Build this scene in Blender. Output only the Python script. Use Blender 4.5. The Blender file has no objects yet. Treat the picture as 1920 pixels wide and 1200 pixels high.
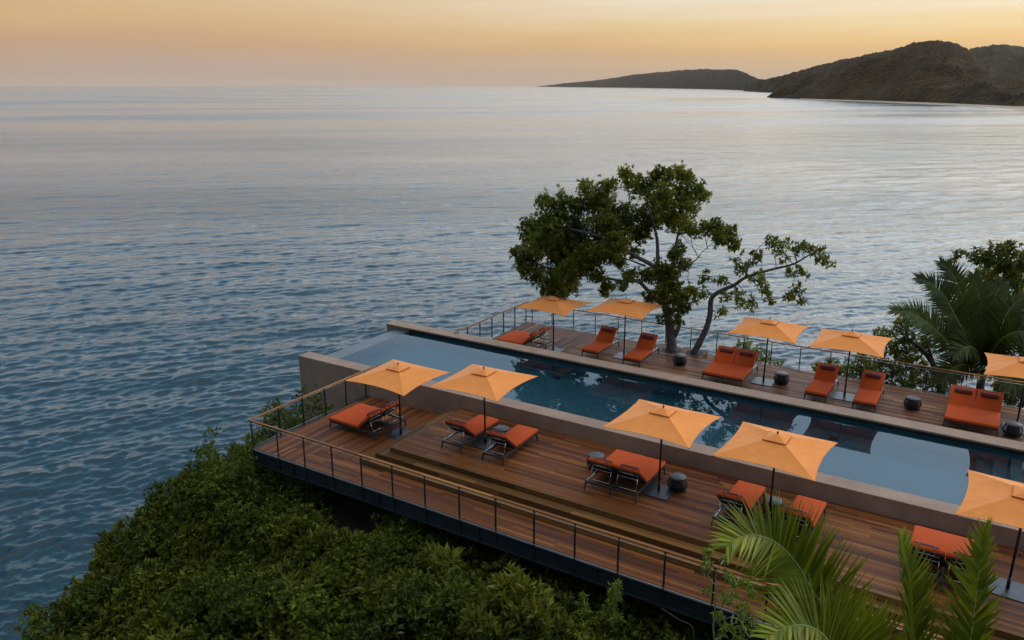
import bpy, math, random
import numpy as np
from mathutils import Vector, Matrix

random.seed(11)
rng = np.random.default_rng(11)
S = bpy.context.scene
C = S.collection

# ------------------------------------------------------------------ camera, sky, sun, exposure
F, CX, CY, HOR = 1500.0, 960.0, 600.0, 160.0          # focal length and frame in pixels of the 1920 x 1200 photograph
CAMZ = 11.8
PITCH = math.atan2(CY - HOR, F)
YAW = math.radians(32.15)
SEA = -58.0
cam = bpy.data.cameras.new('camera')
cam.sensor_width = 36.0
cam.lens = 36.0 * F / 1920.0
cam.clip_start = 0.3
cam.clip_end = 400000
camo = bpy.data.objects.new('camera', cam)
C.objects.link(camo)
camo.location = (0, 0, CAMZ)
camo.rotation_euler = (math.pi / 2 - PITCH, 0, YAW)
S.camera = camo

SUN_EL = math.radians(6.0)
SUN_AZ = math.radians(26)          # clockwise from +Y, seen from above
W = bpy.data.worlds.new('World')
S.world = W
W.use_nodes = True
nt = W.node_tree
for n in list(nt.nodes):
    nt.nodes.remove(n)
wo = nt.nodes.new('ShaderNodeOutputWorld')
sky = nt.nodes.new('ShaderNodeTexSky')
sky.sky_type = 'NISHITA'
sky.sun_disc = False
sky.sun_elevation = SUN_EL
sky.sun_rotation = SUN_AZ
sky.dust_density = 2.0
sky.ozone_density = 2.0
bgn = nt.nodes.new('ShaderNodeBackground')
bgn.inputs['Strength'].default_value = 0.012
nt.links.new(sky.outputs[0], bgn.inputs[0])
# the evening haze that covers the clear sky: warm and pale low down, blue overhead, warmer towards the sunset
tc = nt.nodes.new('ShaderNodeTexCoord')
sep = nt.nodes.new('ShaderNodeSeparateXYZ'); nt.links.new(tc.outputs['Generated'], sep.inputs[0])
cl = nt.nodes.new('ShaderNodeMath'); cl.operation = 'MAXIMUM'; cl.inputs[1].default_value = 0.0; nt.links.new(sep.outputs[2], cl.inputs[0])
sq = nt.nodes.new('ShaderNodeMath'); sq.operation = 'SQRT'; nt.links.new(cl.outputs[0], sq.inputs[0])
# faint streaks of cloud
mpw = nt.nodes.new('ShaderNodeMapping'); mpw.inputs['Scale'].default_value = (1.6, 1.6, 22.0); nt.links.new(tc.outputs['Generated'], mpw.inputs[0])
cn = nt.nodes.new('ShaderNodeTexNoise'); cn.inputs['Scale'].default_value = 2.2; cn.inputs['Detail'].default_value = 7; cn.inputs['Roughness'].default_value = 0.6
nt.links.new(mpw.outputs[0], cn.inputs['Vector'])
cm = nt.nodes.new('ShaderNodeMath'); cm.operation = 'MULTIPLY_ADD'; cm.inputs[1].default_value = 0.085; cm.inputs[2].default_value = -0.0425
nt.links.new(cn.outputs[0], cm.inputs[0])
tt = nt.nodes.new('ShaderNodeMath'); tt.operation = 'ADD'; nt.links.new(sq.outputs[0], tt.inputs[0]); nt.links.new(cm.outputs[0], tt.inputs[1])


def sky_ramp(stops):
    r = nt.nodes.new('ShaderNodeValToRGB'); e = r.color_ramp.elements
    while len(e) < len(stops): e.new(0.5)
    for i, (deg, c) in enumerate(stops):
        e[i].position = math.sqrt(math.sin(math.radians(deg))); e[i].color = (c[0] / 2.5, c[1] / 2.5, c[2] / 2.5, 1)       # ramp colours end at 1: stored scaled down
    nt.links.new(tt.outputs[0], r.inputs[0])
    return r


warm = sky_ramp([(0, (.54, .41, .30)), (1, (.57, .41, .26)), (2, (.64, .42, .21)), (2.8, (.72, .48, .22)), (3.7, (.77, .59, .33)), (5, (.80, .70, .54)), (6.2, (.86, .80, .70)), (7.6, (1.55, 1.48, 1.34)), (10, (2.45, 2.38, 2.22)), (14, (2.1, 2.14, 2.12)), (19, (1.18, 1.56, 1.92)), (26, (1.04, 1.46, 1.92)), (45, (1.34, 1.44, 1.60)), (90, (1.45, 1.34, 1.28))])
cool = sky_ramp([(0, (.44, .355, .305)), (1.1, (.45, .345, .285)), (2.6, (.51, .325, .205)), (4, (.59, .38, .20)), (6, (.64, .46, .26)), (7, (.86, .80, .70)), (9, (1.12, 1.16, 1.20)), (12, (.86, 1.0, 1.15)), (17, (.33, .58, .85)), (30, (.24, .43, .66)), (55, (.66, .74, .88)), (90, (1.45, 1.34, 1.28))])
dp = nt.nodes.new('ShaderNodeVectorMath'); dp.operation = 'DOT_PRODUCT'; dp.inputs[1].default_value = (math.sin(SUN_AZ), math.cos(SUN_AZ), 0.0)
nt.links.new(tc.outputs['Generated'], dp.inputs[0])
mr = nt.nodes.new('ShaderNodeMapRange'); mr.interpolation_type = 'SMOOTHSTEP'
mr.inputs['From Min'].default_value = 0.12; mr.inputs['From Max'].default_value = 0.98
nt.links.new(dp.outputs['Value'], mr.inputs[0])
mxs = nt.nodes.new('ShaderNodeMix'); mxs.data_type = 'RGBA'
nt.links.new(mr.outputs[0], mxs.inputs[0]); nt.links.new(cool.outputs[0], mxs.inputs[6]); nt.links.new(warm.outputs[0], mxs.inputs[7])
# the sky darkens smoothly towards the side away from the sunset
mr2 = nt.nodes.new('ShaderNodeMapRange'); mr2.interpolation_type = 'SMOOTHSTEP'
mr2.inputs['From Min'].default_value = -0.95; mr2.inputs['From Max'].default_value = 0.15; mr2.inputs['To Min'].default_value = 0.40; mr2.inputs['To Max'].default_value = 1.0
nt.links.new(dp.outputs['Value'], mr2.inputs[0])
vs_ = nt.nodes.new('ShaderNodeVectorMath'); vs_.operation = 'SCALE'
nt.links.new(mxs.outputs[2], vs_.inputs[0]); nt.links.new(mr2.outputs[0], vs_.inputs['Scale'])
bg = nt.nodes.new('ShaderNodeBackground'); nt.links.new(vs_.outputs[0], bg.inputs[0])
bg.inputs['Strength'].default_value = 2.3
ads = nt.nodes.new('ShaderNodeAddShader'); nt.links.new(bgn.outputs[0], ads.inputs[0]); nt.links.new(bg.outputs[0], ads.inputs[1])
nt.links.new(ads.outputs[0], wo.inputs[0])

sun = bpy.data.lights.new('sun', 'SUN')
sun.energy = 1.0
sun.angle = math.radians(20)
sun.color = (1.0, 0.72, 0.45)
suno = bpy.data.objects.new('sun', sun)
C.objects.link(suno)
sd = Vector((math.sin(SUN_AZ) * math.cos(SUN_EL), math.cos(SUN_AZ) * math.cos(SUN_EL), math.sin(SUN_EL)))
suno.rotation_euler = (-sd).to_track_quat('-Z', 'Y').to_euler()

S.view_settings.view_transform = 'Standard'
S.view_settings.look = 'None'
S.view_settings.gamma = 1.0
S.view_settings.use_curve_mapping = False
S.view_settings.exposure = 0.25
S.render.engine = 'CYCLES'
S.cycles.use_denoising = True
S.cycles.max_bounces = 8
S.cycles.diffuse_bounces = 3
S.cycles.glossy_bounces = 4
S.cycles.transmission_bounces = 5
S.cycles.transparent_max_bounces = 8
S.cycles.caustics_reflective = False
S.cycles.caustics_refractive = True
S.cycles.sample_clamp_indirect = 6.0

# ------------------------------------------------------------------ helpers
cR = Vector((math.cos(YAW), math.sin(YAW), 0))
cH = Vector((-math.sin(YAW), math.cos(YAW), 0))
cU = Vector((0, 0, 1)) * math.cos(PITCH) + cH * math.sin(PITCH)
cF = cH * math.cos(PITCH) - Vector((0, 0, 1)) * math.sin(PITCH)
CAM = Vector((0, 0, CAMZ))


def ray(px, py):
    return cR * ((px - CX) / F) - cU * ((py - CY) / F) + cF


def at(px, py, Y):
    """the point of the world plane y = Y that the photograph shows at a pixel"""
    d = ray(px, py)
    return CAM + d * (Y / d.y)


def atd(px, py, depth):
    return CAM + ray(px, py) * depth


def tag(o, label=None, cat=None, group=None, kind=None):
    if label: o['label'] = label
    if cat: o['category'] = cat
    if group: o['group'] = group
    if kind: o['kind'] = kind
    return o


def empty(name, loc=(0, 0, 0), rz=0.0):
    o = bpy.data.objects.new(name, None)
    C.objects.link(o)
    o.empty_display_size = 0.2
    o.location = loc
    o.rotation_euler = (0, 0, rz)
    return o


def copy_tree(o, parent=None):
    c = o.copy()
    C.objects.link(c)
    c.parent = parent
    for ch in list(o.children):
        copy_tree(ch, c)
    return c


class MB:
    def __init__(self):
        self.v = []; self.f = []

    def add(self, verts, faces):
        k = len(self.v)
        self.v.extend([tuple(p) for p in verts])
        self.f.extend([tuple(i + k for i in q) for q in faces])
        return self

    def box(self, lo, hi, M=None):
        x0, y0, z0 = lo; x1, y1, z1 = hi
        vs = [(x0, y0, z0), (x1, y0, z0), (x1, y1, z0), (x0, y1, z0), (x0, y0, z1), (x1, y0, z1), (x1, y1, z1), (x0, y1, z1)]
        if M is not None:
            vs = [M @ Vector(p) for p in vs]
        return self.add(vs, [(3, 2, 1, 0), (4, 5, 6, 7), (0, 1, 5, 4), (1, 2, 6, 5), (2, 3, 7, 6), (3, 0, 4, 7)])

    def bar(self, a, b, w, h):
        """rectangular bar from a to b"""
        a = Vector(a); b = Vector(b); t = (b - a).normalized()
        up = Vector((0, 0, 1)) if abs(t.z) < 0.95 else Vector((0, 1, 0))
        s = t.cross(up).normalized(); u = s.cross(t)
        vs = []
        for p in (a, b):
            for (i, j) in ((-1, -1), (1, -1), (1, 1), (-1, 1)):
                vs.append(p + s * (i * w / 2) + u * (j * h / 2))
        return self.add(vs, [(3, 2, 1, 0), (4, 5, 6, 7), (0, 1, 5, 4), (1, 2, 6, 5), (2, 3, 7, 6), (3, 0, 4, 7)])

    def tube(self, pts, rad, n=8, cap=True):
        pts = [Vector(p) for p in pts]
        if not hasattr(rad, '__len__'): rad = [rad] * len(pts)
        vs = []; fs = []
        s = None
        for i, p in enumerate(pts):
            t = (pts[min(i + 1, len(pts) - 1)] - pts[max(i - 1, 0)]).normalized()
            if s is None:
                up = Vector((0, 0, 1)) if abs(t.z) < 0.9 else Vector((1, 0, 0))
                s = t.cross(up).normalized()
            else:
                s = (s - t * s.dot(t)).normalized()
            u = t.cross(s)
            for k in range(n):
                a = 2 * math.pi * k / n
                vs.append(p + (s * math.cos(a) + u * math.sin(a)) * rad[i])
        for i in range(len(pts) - 1):
            for k in range(n):
                fs.append((i * n + k, i * n + (k + 1) % n, (i + 1) * n + (k + 1) % n, (i + 1) * n + k))
        if cap:
            fs.append(tuple(range(n - 1, -1, -1)))
            fs.append(tuple((len(pts) - 1) * n + k for k in range(n)))
        return self.add(vs, fs)

    def lathe(self, prof, n=20, c=(0, 0, 0)):
        vs = []; fs = []
        for (r, z) in prof:
            for k in range(n):
                a = 2 * math.pi * k / n
                vs.append((c[0] + r * math.cos(a), c[1] + r * math.sin(a), c[2] + z))
        for i in range(len(prof) - 1):
            for k in range(n):
                fs.append((i * n + k, i * n + (k + 1) % n, (i + 1) * n + (k + 1) % n, (i + 1) * n + k))
        fs.append(tuple(range(n - 1, -1, -1)))
        fs.append(tuple((len(prof) - 1) * n + k for k in range(n)))
        return self.add(vs, fs)

    def mesh(self, name, m, smooth=False):
        me = bpy.data.meshes.new(name)
        me.from_pydata(self.v, [], self.f)
        me.materials.append(m)
        if smooth:
            me.polygons.foreach_set('use_smooth', [True] * len(me.polygons))
        me.update()
        return me

    def build(self, name, m, parent=None, smooth=False, bevel=0.0, seg=2):
        o = bpy.data.objects.new(name, self.mesh(name, m, smooth))
        C.objects.link(o)
        o.parent = parent
        if bevel:
            b = o.modifiers.new('bevel', 'BEVEL'); b.width = bevel; b.segments = seg; b.limit_method = 'ANGLE'
        return o


def np_mesh(name, V, Fq, m, smooth=False):
    """mesh from arrays; Fq is (n, 3) or (n, 4)"""
    me = bpy.data.meshes.new(name)
    V = np.asarray(V, dtype=np.float32); Fq = np.asarray(Fq, dtype=np.int32)
    n, k = Fq.shape
    me.vertices.add(len(V)); me.vertices.foreach_set('co', V.ravel())
    me.loops.add(n * k); me.loops.foreach_set('vertex_index', Fq.ravel())
    me.polygons.add(n); me.polygons.foreach_set('loop_start', np.arange(n, dtype=np.int32) * k)
    me.polygons.foreach_set('loop_total', np.full(n, k, dtype=np.int32))
    if smooth: me.polygons.foreach_set('use_smooth', np.ones(n, dtype=bool))
    me.materials.append(m)
    me.update(calc_edges=True)
    return me


def np_obj(name, V, Fq, m, parent=None, smooth=False):
    o = bpy.data.objects.new(name, np_mesh(name, V, Fq, m, smooth))
    C.objects.link(o); o.parent = parent
    return o

# ------------------------------------------------------------------ materials


class NT:
    def __init__(self, name):
        self.m = bpy.data.materials.new(name); self.m.use_nodes = True
        self.t = self.m.node_tree
        self.b = self.t.nodes['Principled BSDF']
        self.out = self.t.nodes['Material Output']

    def n(self, kind, **kw):
        x = self.t.nodes.new(kind)
        for k, v in kw.items(): setattr(x, k, v)
        return x

    def l(self, a, b): self.t.links.new(a, b)

    def set(self, **kw):
        for k, v in kw.items(): self.b.inputs[k.replace('_', ' ')].default_value = v

    def noise(self, scale, detail=4, rough=0.55, coord='Object', mscale=None):
        tc = self.n('ShaderNodeTexCoord'); src = tc.outputs[coord]
        if mscale:
            mp = self.n('ShaderNodeMapping'); mp.inputs['Scale'].default_value = mscale
            self.l(src, mp.inputs[0]); src = mp.outputs[0]
        x = self.n('ShaderNodeTexNoise'); x.inputs['Scale'].default_value = scale
        x.inputs['Detail'].default_value = detail; x.inputs['Roughness'].default_value = rough
        self.l(src, x.inputs['Vector'])
        return x

    def ramp(self, fac, stops):
        r = self.n('ShaderNodeValToRGB'); e = r.color_ramp.elements
        while len(e) < len(stops): e.new(0.5)
        for i, (p, c) in enumerate(stops):
            e[i].position = p; e[i].color = (*c, 1)
        self.l(fac, r.inputs[0])
        return r

    def bump(self, h, strength, dist=0.02):
        b = self.n('ShaderNodeBump'); b.inputs['Strength'].default_value = strength; b.inputs['Distance'].default_value = dist
        self.l(h, b.inputs['Height']); self.l(b.outputs[0], self.b.inputs['Normal'])
        return b


def simple(name, col, rough=0.5, metal=0.0, var=0.15, scale=6.0, bump=0.0, spec=0.5):
    t = NT(name)
    t.set(Roughness=rough, Metallic=metal)
    t.b.inputs['Specular IOR Level'].default_value = spec
    nz = t.noise(scale)
    lo = tuple(c * (1 - var) for c in col); hi = tuple(min(1, c * (1 + var)) for c in col)
    r = t.ramp(nz.outputs[0], [(0.3, lo), (0.7, hi)])
    t.l(r.outputs[0], t.b.inputs['Base Color'])
    if bump: t.bump(nz.outputs[0], bump)
    return t.m


def wood(name, stops, rough=0.50, gscale=(1.0, 14.0, 4.0)):
    """boards: one tone for each board (Object Info > Random) with grain along its length"""
    t = NT(name)
    oi = t.n('ShaderNodeObjectInfo')
    r = t.ramp(oi.outputs['Random'], stops); r.color_ramp.interpolation = 'LINEAR'
    tc = t.n('ShaderNodeTexCoord')
    mp = t.n('ShaderNodeMapping'); mp.inputs['Scale'].default_value = gscale
    comb = t.n('ShaderNodeCombineXYZ')
    ml = t.n('ShaderNodeMath', operation='MULTIPLY'); ml.inputs[1].default_value = 37.0
    t.l(oi.outputs['Random'], ml.inputs[0])
    t.l(ml.outputs[0], comb.inputs[0]); t.l(ml.outputs[0], comb.inputs[1]); t.l(comb.outputs[0], mp.inputs['Location'])
    t.l(tc.outputs['Object'], mp.inputs[0])
    nz = t.n('ShaderNodeTexNoise'); nz.inputs['Scale'].default_value = 3.0; nz.inputs['Detail'].default_value = 5
    t.l(mp.outputs[0], nz.inputs['Vector'])
    rr = t.ramp(nz.outputs[0], [(0.25, (0.72, 0.70, 0.68)), (0.75, (1.2, 1.2, 1.2))])
    mx = t.n('ShaderNodeMix', data_type='RGBA', blend_type='MULTIPLY'); mx.inputs[0].default_value = 1.0
    t.l(r.outputs[0], mx.inputs[6]); t.l(rr.outputs[0], mx.inputs[7])
    t.l(mx.outputs[2], t.b.inputs['Base Color'])
    t.b.inputs['Specular IOR Level'].default_value = 0.10
    # wear: large blotches in roughness
    n2 = t.noise(0.9, 3, coord='Object'); geo = t.n('ShaderNodeNewGeometry'); t.l(geo.outputs['Position'], n2.inputs['Vector'])
    rm = t.n('ShaderNodeMapRange'); rm.inputs['To Min'].default_value = rough - 0.09; rm.inputs['To Max'].default_value = rough + 0.12
    t.l(n2.outputs[0], rm.inputs[0]); t.l(rm.outputs[0], t.b.inputs['Roughness'])
    t.bump(nz.outputs[0], 0.12, 0.004)
    return t.m


def leaf_mat(name, stops, trans=0.35, rough=0.5, nscale=0.35):
    t = NT(name)
    geo = t.n('ShaderNodeNewGeometry')
    nz = t.n('ShaderNodeTexNoise'); nz.inputs['Scale'].default_value = nscale; nz.inputs['Detail'].default_value = 2
    t.l(geo.outputs['Position'], nz.inputs['Vector'])
    ad = t.n('ShaderNodeMath', operation='MULTIPLY_ADD'); ad.inputs[1].default_value = 0.55
    sub = t.n('ShaderNodeMath', operation='MULTIPLY_ADD'); sub.inputs[1].default_value = 1.5; sub.inputs[2].default_value = -0.53
    t.l(nz.outputs[0], sub.inputs[0])
    t.l(geo.outputs['Random Per Island'], ad.inputs[0]); t.l(sub.outputs[0], ad.inputs[2])
    r = t.ramp(ad.outputs[0], stops)
    t.l(r.outputs[0], t.b.inputs['Base Color'])
    t.set(Roughness=rough)
    t.b.inputs['Specular IOR Level'].default_value = 0.25
    tr = t.n('ShaderNodeBsdfTranslucent'); t.l(r.outputs[0], tr.inputs[0])
    mx = t.n('ShaderNodeMixShader'); mx.inputs[0].default_value = trans
    t.l(t.b.outputs[0], mx.inputs[1]); t.l(tr.outputs[0], mx.inputs[2]); t.l(mx.outputs[0], t.out.inputs[0])
    return t.m


def fabric(name, col, trans=0.0, var=0.06, rough=0.85, weave=260.0):
    t = NT(name)
    nz = t.noise(3.0, 3)
    r = t.ramp(nz.outputs[0], [(0.3, tuple(c * (1 - var) for c in col)), (0.7, tuple(c * (1 + var) for c in col))])
    t.l(r.outputs[0], t.b.inputs['Base Color'])
    t.set(Roughness=rough)
    t.b.inputs['Specular IOR Level'].default_value = 0.15
    n2 = t.noise(weave, 2); t.bump(n2.outputs[0], 0.15, 0.003)
    if trans:
        tr = t.n('ShaderNodeBsdfTranslucent'); t.l(r.outputs[0], tr.inputs[0])
        mx = t.n('ShaderNodeMixShader'); mx.inputs[0].default_value = trans
        t.l(t.b.outputs[0], mx.inputs[1]); t.l(tr.outputs[0], mx.inputs[2]); t.l(mx.outputs[0], t.out.inputs[0])
    return t.m


M = {}
TEAK = [(0.0, (0.082, 0.031, 0.018)), (0.22, (0.122, 0.043, 0.019)), (0.5, (0.170, 0.060, 0.019)), (0.85, (0.22, 0.080, 0.022)), (1.0, (0.30, 0.118, 0.032))]
GOLD = [(0.0, (0.090, 0.044, 0.016)), (0.5, (0.155, 0.075, 0.024)), (1.0, (0.26, 0.125, 0.038))]
GREYTEAK = [(0.0, (0.090, 0.042, 0.027)), (0.3, (0.140, 0.062, 0.034)), (0.7, (0.205, 0.092, 0.045)), (1.0, (0.32, 0.165, 0.080))]
M['teak'] = wood('teak_boards', TEAK)
M['gold'] = wood('golden_teak', GOLD)
M['greyteak'] = wood('weathered_teak', GREYTEAK)
M['rail'] = wood('handrail_wood', [(0.0, (0.20, 0.080, 0.026)), (0.5, (0.29, 0.122, 0.036)), (1.0, (0.40, 0.185, 0.055))], 0.42)
M['under'] = simple('dark_substructure', (0.018, 0.014, 0.012), 0.8)
M['steel'] = simple('blue_grey_painted_steel', (0.016, 0.022, 0.028), 0.5, 0.0, 0.25, 2.5, 0.0, 0.3)
M['black'] = simple('black_powder_coat', (0.012, 0.012, 0.013), 0.42, 0.0, 0.2, 9)
M['frame'] = simple('charcoal_powder_coat', (0.032, 0.033, 0.036), 0.42, 0.0, 0.2, 9)
M['plate'] = simple('galvanised_base_steel', (0.055, 0.06, 0.065), 0.38, 0.3, 0.25, 7)
M['chrome'] = simple('stainless_steel', (0.62, 0.60, 0.57), 0.22, 1.0, 0.05)
M['cable'] = simple('steel_cable', (0.55, 0.55, 0.54), 0.3, 1.0, 0.05)
M['net'] = simple('steel_net_wire', (0.20, 0.20, 0.20), 0.5, 0.6, 0.1)
M['canopy'] = fabric('apricot_canopy_fabric', (0.92, 0.325, 0.078), 0.10, 0.05)
_n = M['canopy'].node_tree
_w = _n.nodes.new('ShaderNodeTexNoise'); _w.inputs['Scale'].default_value = 2.4; _w.inputs['Detail'].default_value = 3
_tc = _n.nodes.new('ShaderNodeTexCoord'); _n.links.new(_tc.outputs['Object'], _w.inputs['Vector'])
_bb = _n.nodes.new('ShaderNodeBump'); _bb.inputs['Strength'].default_value = 0.5; _bb.inputs['Distance'].default_value = 0.05
_n.links.new(_w.outputs[0], _bb.inputs['Height'])
_old = [x for x in _n.nodes if x.type == 'BUMP' and x != _bb][0]; _n.links.new(_bb.outputs[0], _old.inputs['Normal'])
_b = M['canopy'].node_tree.nodes['Principled BSDF']
_b.inputs['Sheen Weight'].default_value = 0.45
_b.inputs['Sheen Roughness'].default_value = 0.35
_b.inputs['Sheen Tint'].default_value = (1.0, 0.86, 0.66, 1)
M['trim'] = fabric('canopy_seam_tape', (0.36, 0.11, 0.04), 0.0)
M['cushion'] = fabric('burnt_orange_cushion', (0.52, 0.083, 0.018), 0.0, 0.07)
M['pillow'] = fabric('maroon_leather_pillow', (0.15, 0.040, 0.036), 0.0, 0.12, 0.5)
M['strap'] = fabric('tan_leather_strap', (0.22, 0.075, 0.05), 0.0, 0.1, 0.55)
M['sling'] = simple('black_sling', (0.010, 0.010, 0.011), 0.7)
M['rattan'] = simple('black_rattan', (0.014, 0.013, 0.013), 0.55, 0.0, 0.3, 30)
M['stooltop'] = simple('slate_stool_top', (0.075, 0.080, 0.085), 0.5, 0.0, 0.2, 12)
M['soil'] = simple('dark_soil', (0.030, 0.021, 0.014), 0.95, 0.0, 0.5, 1.3, 0.6)
M['bark'] = simple('pale_grey_bark', (0.105, 0.097, 0.092), 0.85, 0.0, 0.45, 5.0, 0.7)
M['darkbark'] = simple('brown_bark', (0.085, 0.06, 0.045), 0.9, 0.0, 0.4, 6.0, 0.7)
M['rachis'] = simple('palm_midrib', (0.20, 0.24, 0.075), 0.5, 0.0, 0.15)
M['sand'] = simple('beach_sand', (0.42, 0.30, 0.19), 0.95, 0.0, 0.1, 0.02)
M['leaf'] = leaf_mat('hillside_leaf', [(0.0, (0.018, 0.028, 0.004)), (0.35, (0.060, 0.080, 0.008)), (0.7, (0.165, 0.190, 0.014)), (1.0, (0.32, 0.35, 0.028))], 0.35, 0.6, 0.30)
M['leaf2'] = leaf_mat('vine_leaf', [(0.0, (0.022, 0.038, 0.006)), (0.5, (0.080, 0.115, 0.010)), (1.0, (0.21, 0.25, 0.018))], 0.35, 0.6, 0.45)
M['leaf3'] = leaf_mat('yellow_green_leaf', [(0.0, (0.050, 0.062, 0.006)), (0.5, (0.115, 0.130, 0.010)), (1.0, (0.24, 0.255, 0.022))], 0.35, 0.6, 0.45)
M['treeleaf'] = leaf_mat('tree_leaf', [(0.0, (0.036, 0.052, 0.007)), (0.45, (0.125, 0.155, 0.015)), (1.0, (0.33, 0.35, 0.032))], 0.40, 0.5, 0.5)
M['youngleaf'] = leaf_mat('young_leaf', [(0.0, (0.08, 0.12, 0.012)), (1.0, (0.24, 0.30, 0.03))], 0.35, 0.5, 0.8)
M['palmleaf'] = leaf_mat('palm_leaflet', [(0.0, (0.075, 0.100, 0.005)), (0.5, (0.150, 0.185, 0.007)), (1.0, (0.32, 0.33, 0.014))], 0.22, 0.55, 0.6)
M['darkpalm'] = leaf_mat('dark_palm_leaflet', [(0.0, (0.020, 0.034, 0.006)), (0.5, (0.050, 0.070, 0.009)), (1.0, (0.105, 0.125, 0.018))], 0.2, 0.5, 0.6)


def plaster(name, a, b):
    t = NT(name)
    n1 = t.noise(1.3, 6, 0.65); n2 = t.noise(22.0, 4, 0.7)
    r = t.ramp(n1.outputs[0], [(0.28, a), (0.72, b)])
    r2 = t.ramp(n2.outputs[0], [(0.3, (0.86, 0.86, 0.86)), (0.7, (1.12, 1.12, 1.12))])
    mx = t.n('ShaderNodeMix', data_type='RGBA', blend_type='MULTIPLY'); mx.inputs[0].default_value = 1.0
    t.l(r.outputs[0], mx.inputs[6]); t.l(r2.outputs[0], mx.inputs[7]); t.l(mx.outputs[2], t.b.inputs['Base Color'])
    t.set(Roughness=0.8); t.bump(n2.outputs[0], 0.25, 0.01)
    return t.m


M['plaster'] = plaster('mauve_brown_plaster', (0.250, 0.172, 0.122), (0.365, 0.255, 0.185))
M['weir'] = plaster('wet_grey_stone', (0.045, 0.052, 0.062), (0.075, 0.084, 0.096))
M['weir'].node_tree.nodes['Principled BSDF'].inputs['Roughness'].default_value = 0.32

t = NT('pool_tile')
br = t.n('ShaderNodeTexBrick'); tc = t.n('ShaderNodeTexCoord'); t.l(tc.outputs['Object'], br.inputs['Vector'])
br.inputs['Scale'].default_value = 1.6; br.inputs['Mortar Size'].default_value = 0.006; br.offset = 0.0
br.inputs['Color1'].default_value = (0.010, 0.075, 0.110, 1); br.inputs['Color2'].default_value = (0.014, 0.085, 0.120, 1)
br.inputs['Mortar'].default_value = (0.008, 0.06, 0.09, 1)
t.l(br.outputs[0], t.b.inputs['Base Color']); t.set(Roughness=0.4)
M['tile'] = t.m

t = NT('pool_water_surface')
t.set(Roughness=0.0, IOR=1.333)
t.b.inputs['Transmission Weight'].default_value = 1.0
t.b.inputs['Base Color'].default_value = (0.80, 0.94, 0.97, 1)
nz = t.noise(1.1, 2, 0.5, 'Object'); n2 = t.noise(3.2, 2, 0.5, 'Object')
ad = t.n('ShaderNodeMath', operation='MULTIPLY_ADD'); ad.inputs[1].default_value = 0.10
t.l(n2.outputs[0], ad.inputs[0]); t.l(nz.outputs[0], ad.inputs[2])
t.bump(ad.outputs[0], 0.06, 0.02)
M['poolwater'] = t.m

t = NT('sea_water')
t.set(Roughness=0.04, IOR=1.333)
t.b.inputs['Base Color'].default_value = (0.002, 0.034, 0.050, 1)
geo = t.n('ShaderNodeNewGeometry')


def sea_noise(sc, mscale, detail, rot=0.0):
    mp = t.n('ShaderNodeMapping'); mp.vector_type = 'TEXTURE'; mp.inputs['Scale'].default_value = mscale; mp.inputs['Rotation'].default_value = (0, 0, rot)
    t.l(geo.outputs['Position'], mp.inputs[0])
    x = t.n('ShaderNodeTexNoise'); x.inputs['Scale'].default_value = sc; x.inputs['Detail'].default_value = detail; x.inputs['Roughness'].default_value = 0.55
    t.l(mp.outputs[0], x.inputs['Vector']); return x


# ripples run along the wave crests (crests roughly square to the view)
WDIR = YAW + math.radians(24)
r1 = sea_noise(1.9, (2.6, 1.0, 1.0), 4, WDIR)
r2 = sea_noise(0.22, (2.2, 1.0, 1.0), 4, WDIR)
slick = sea_noise(0.0035, (4.0, 1.0, 1.0), 4, YAW + 0.15)       # calmer and rougher patches
slr = t.n('ShaderNodeMapRange'); slr.inputs['From Min'].default_value = 0.38; slr.inputs['From Max'].default_value = 0.62
slr.inputs['To Min'].default_value = 0.55; slr.inputs['To Max'].default_value = 1.1
t.l(slick.outputs[0], slr.inputs[0])
b2 = t.n('ShaderNodeBump'); b2.inputs['Distance'].default_value = 0.75; t.l(r2.outputs[0], b2.inputs['Height']); t.l(slr.outputs[0], b2.inputs['Strength'])
b1 = t.n('ShaderNodeBump'); b1.inputs['Distance'].default_value = 0.17; t.l(r1.outputs[0], b1.inputs['Height']); t.l(slr.outputs[0], b1.inputs['Strength'])
r3 = sea_noise(0.035, (4.5, 1.0, 1.0), 3, YAW + 0.12)
b3 = t.n('ShaderNodeBump'); b3.inputs['Distance'].default_value = 2.6; t.l(r3.outputs[0], b3.inputs['Height']); t.l(slr.outputs[0], b3.inputs['Strength'])
t.l(b3.outputs[0], b2.inputs['Normal'])
# away from the shore the waves are too fine for single facets: they turn into gloss
vl = t.n('ShaderNodeVectorMath', operation='LENGTH'); t.l(geo.outputs['Position'], vl.inputs[0])
lg = t.n('ShaderNodeMath', operation='LOGARITHM'); lg.inputs[1].default_value = 10.0; t.l(vl.outputs['Value'], lg.inputs[0])
rg = t.n('ShaderNodeMapRange'); rg.inputs['From Min'].default_value = 2.4; rg.inputs['From Max'].default_value = 3.5; rg.inputs['To Min'].default_value = 0.05; rg.inputs['To Max'].default_value = 0.24
t.l(lg.outputs[0], rg.inputs[0])
rs = t.n('ShaderNodeMath', operation='MULTIPLY'); t.l(rg.outputs[0], rs.inputs[0]); t.l(slr.outputs[0], rs.inputs[1])
t.l(rs.outputs[0], t.b.inputs['Roughness'])
t.l(b2.outputs[0], b1.inputs['Normal']); t.l(b1.outputs[0], t.b.inputs['Normal'])
M['sea'] = t.m


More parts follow.
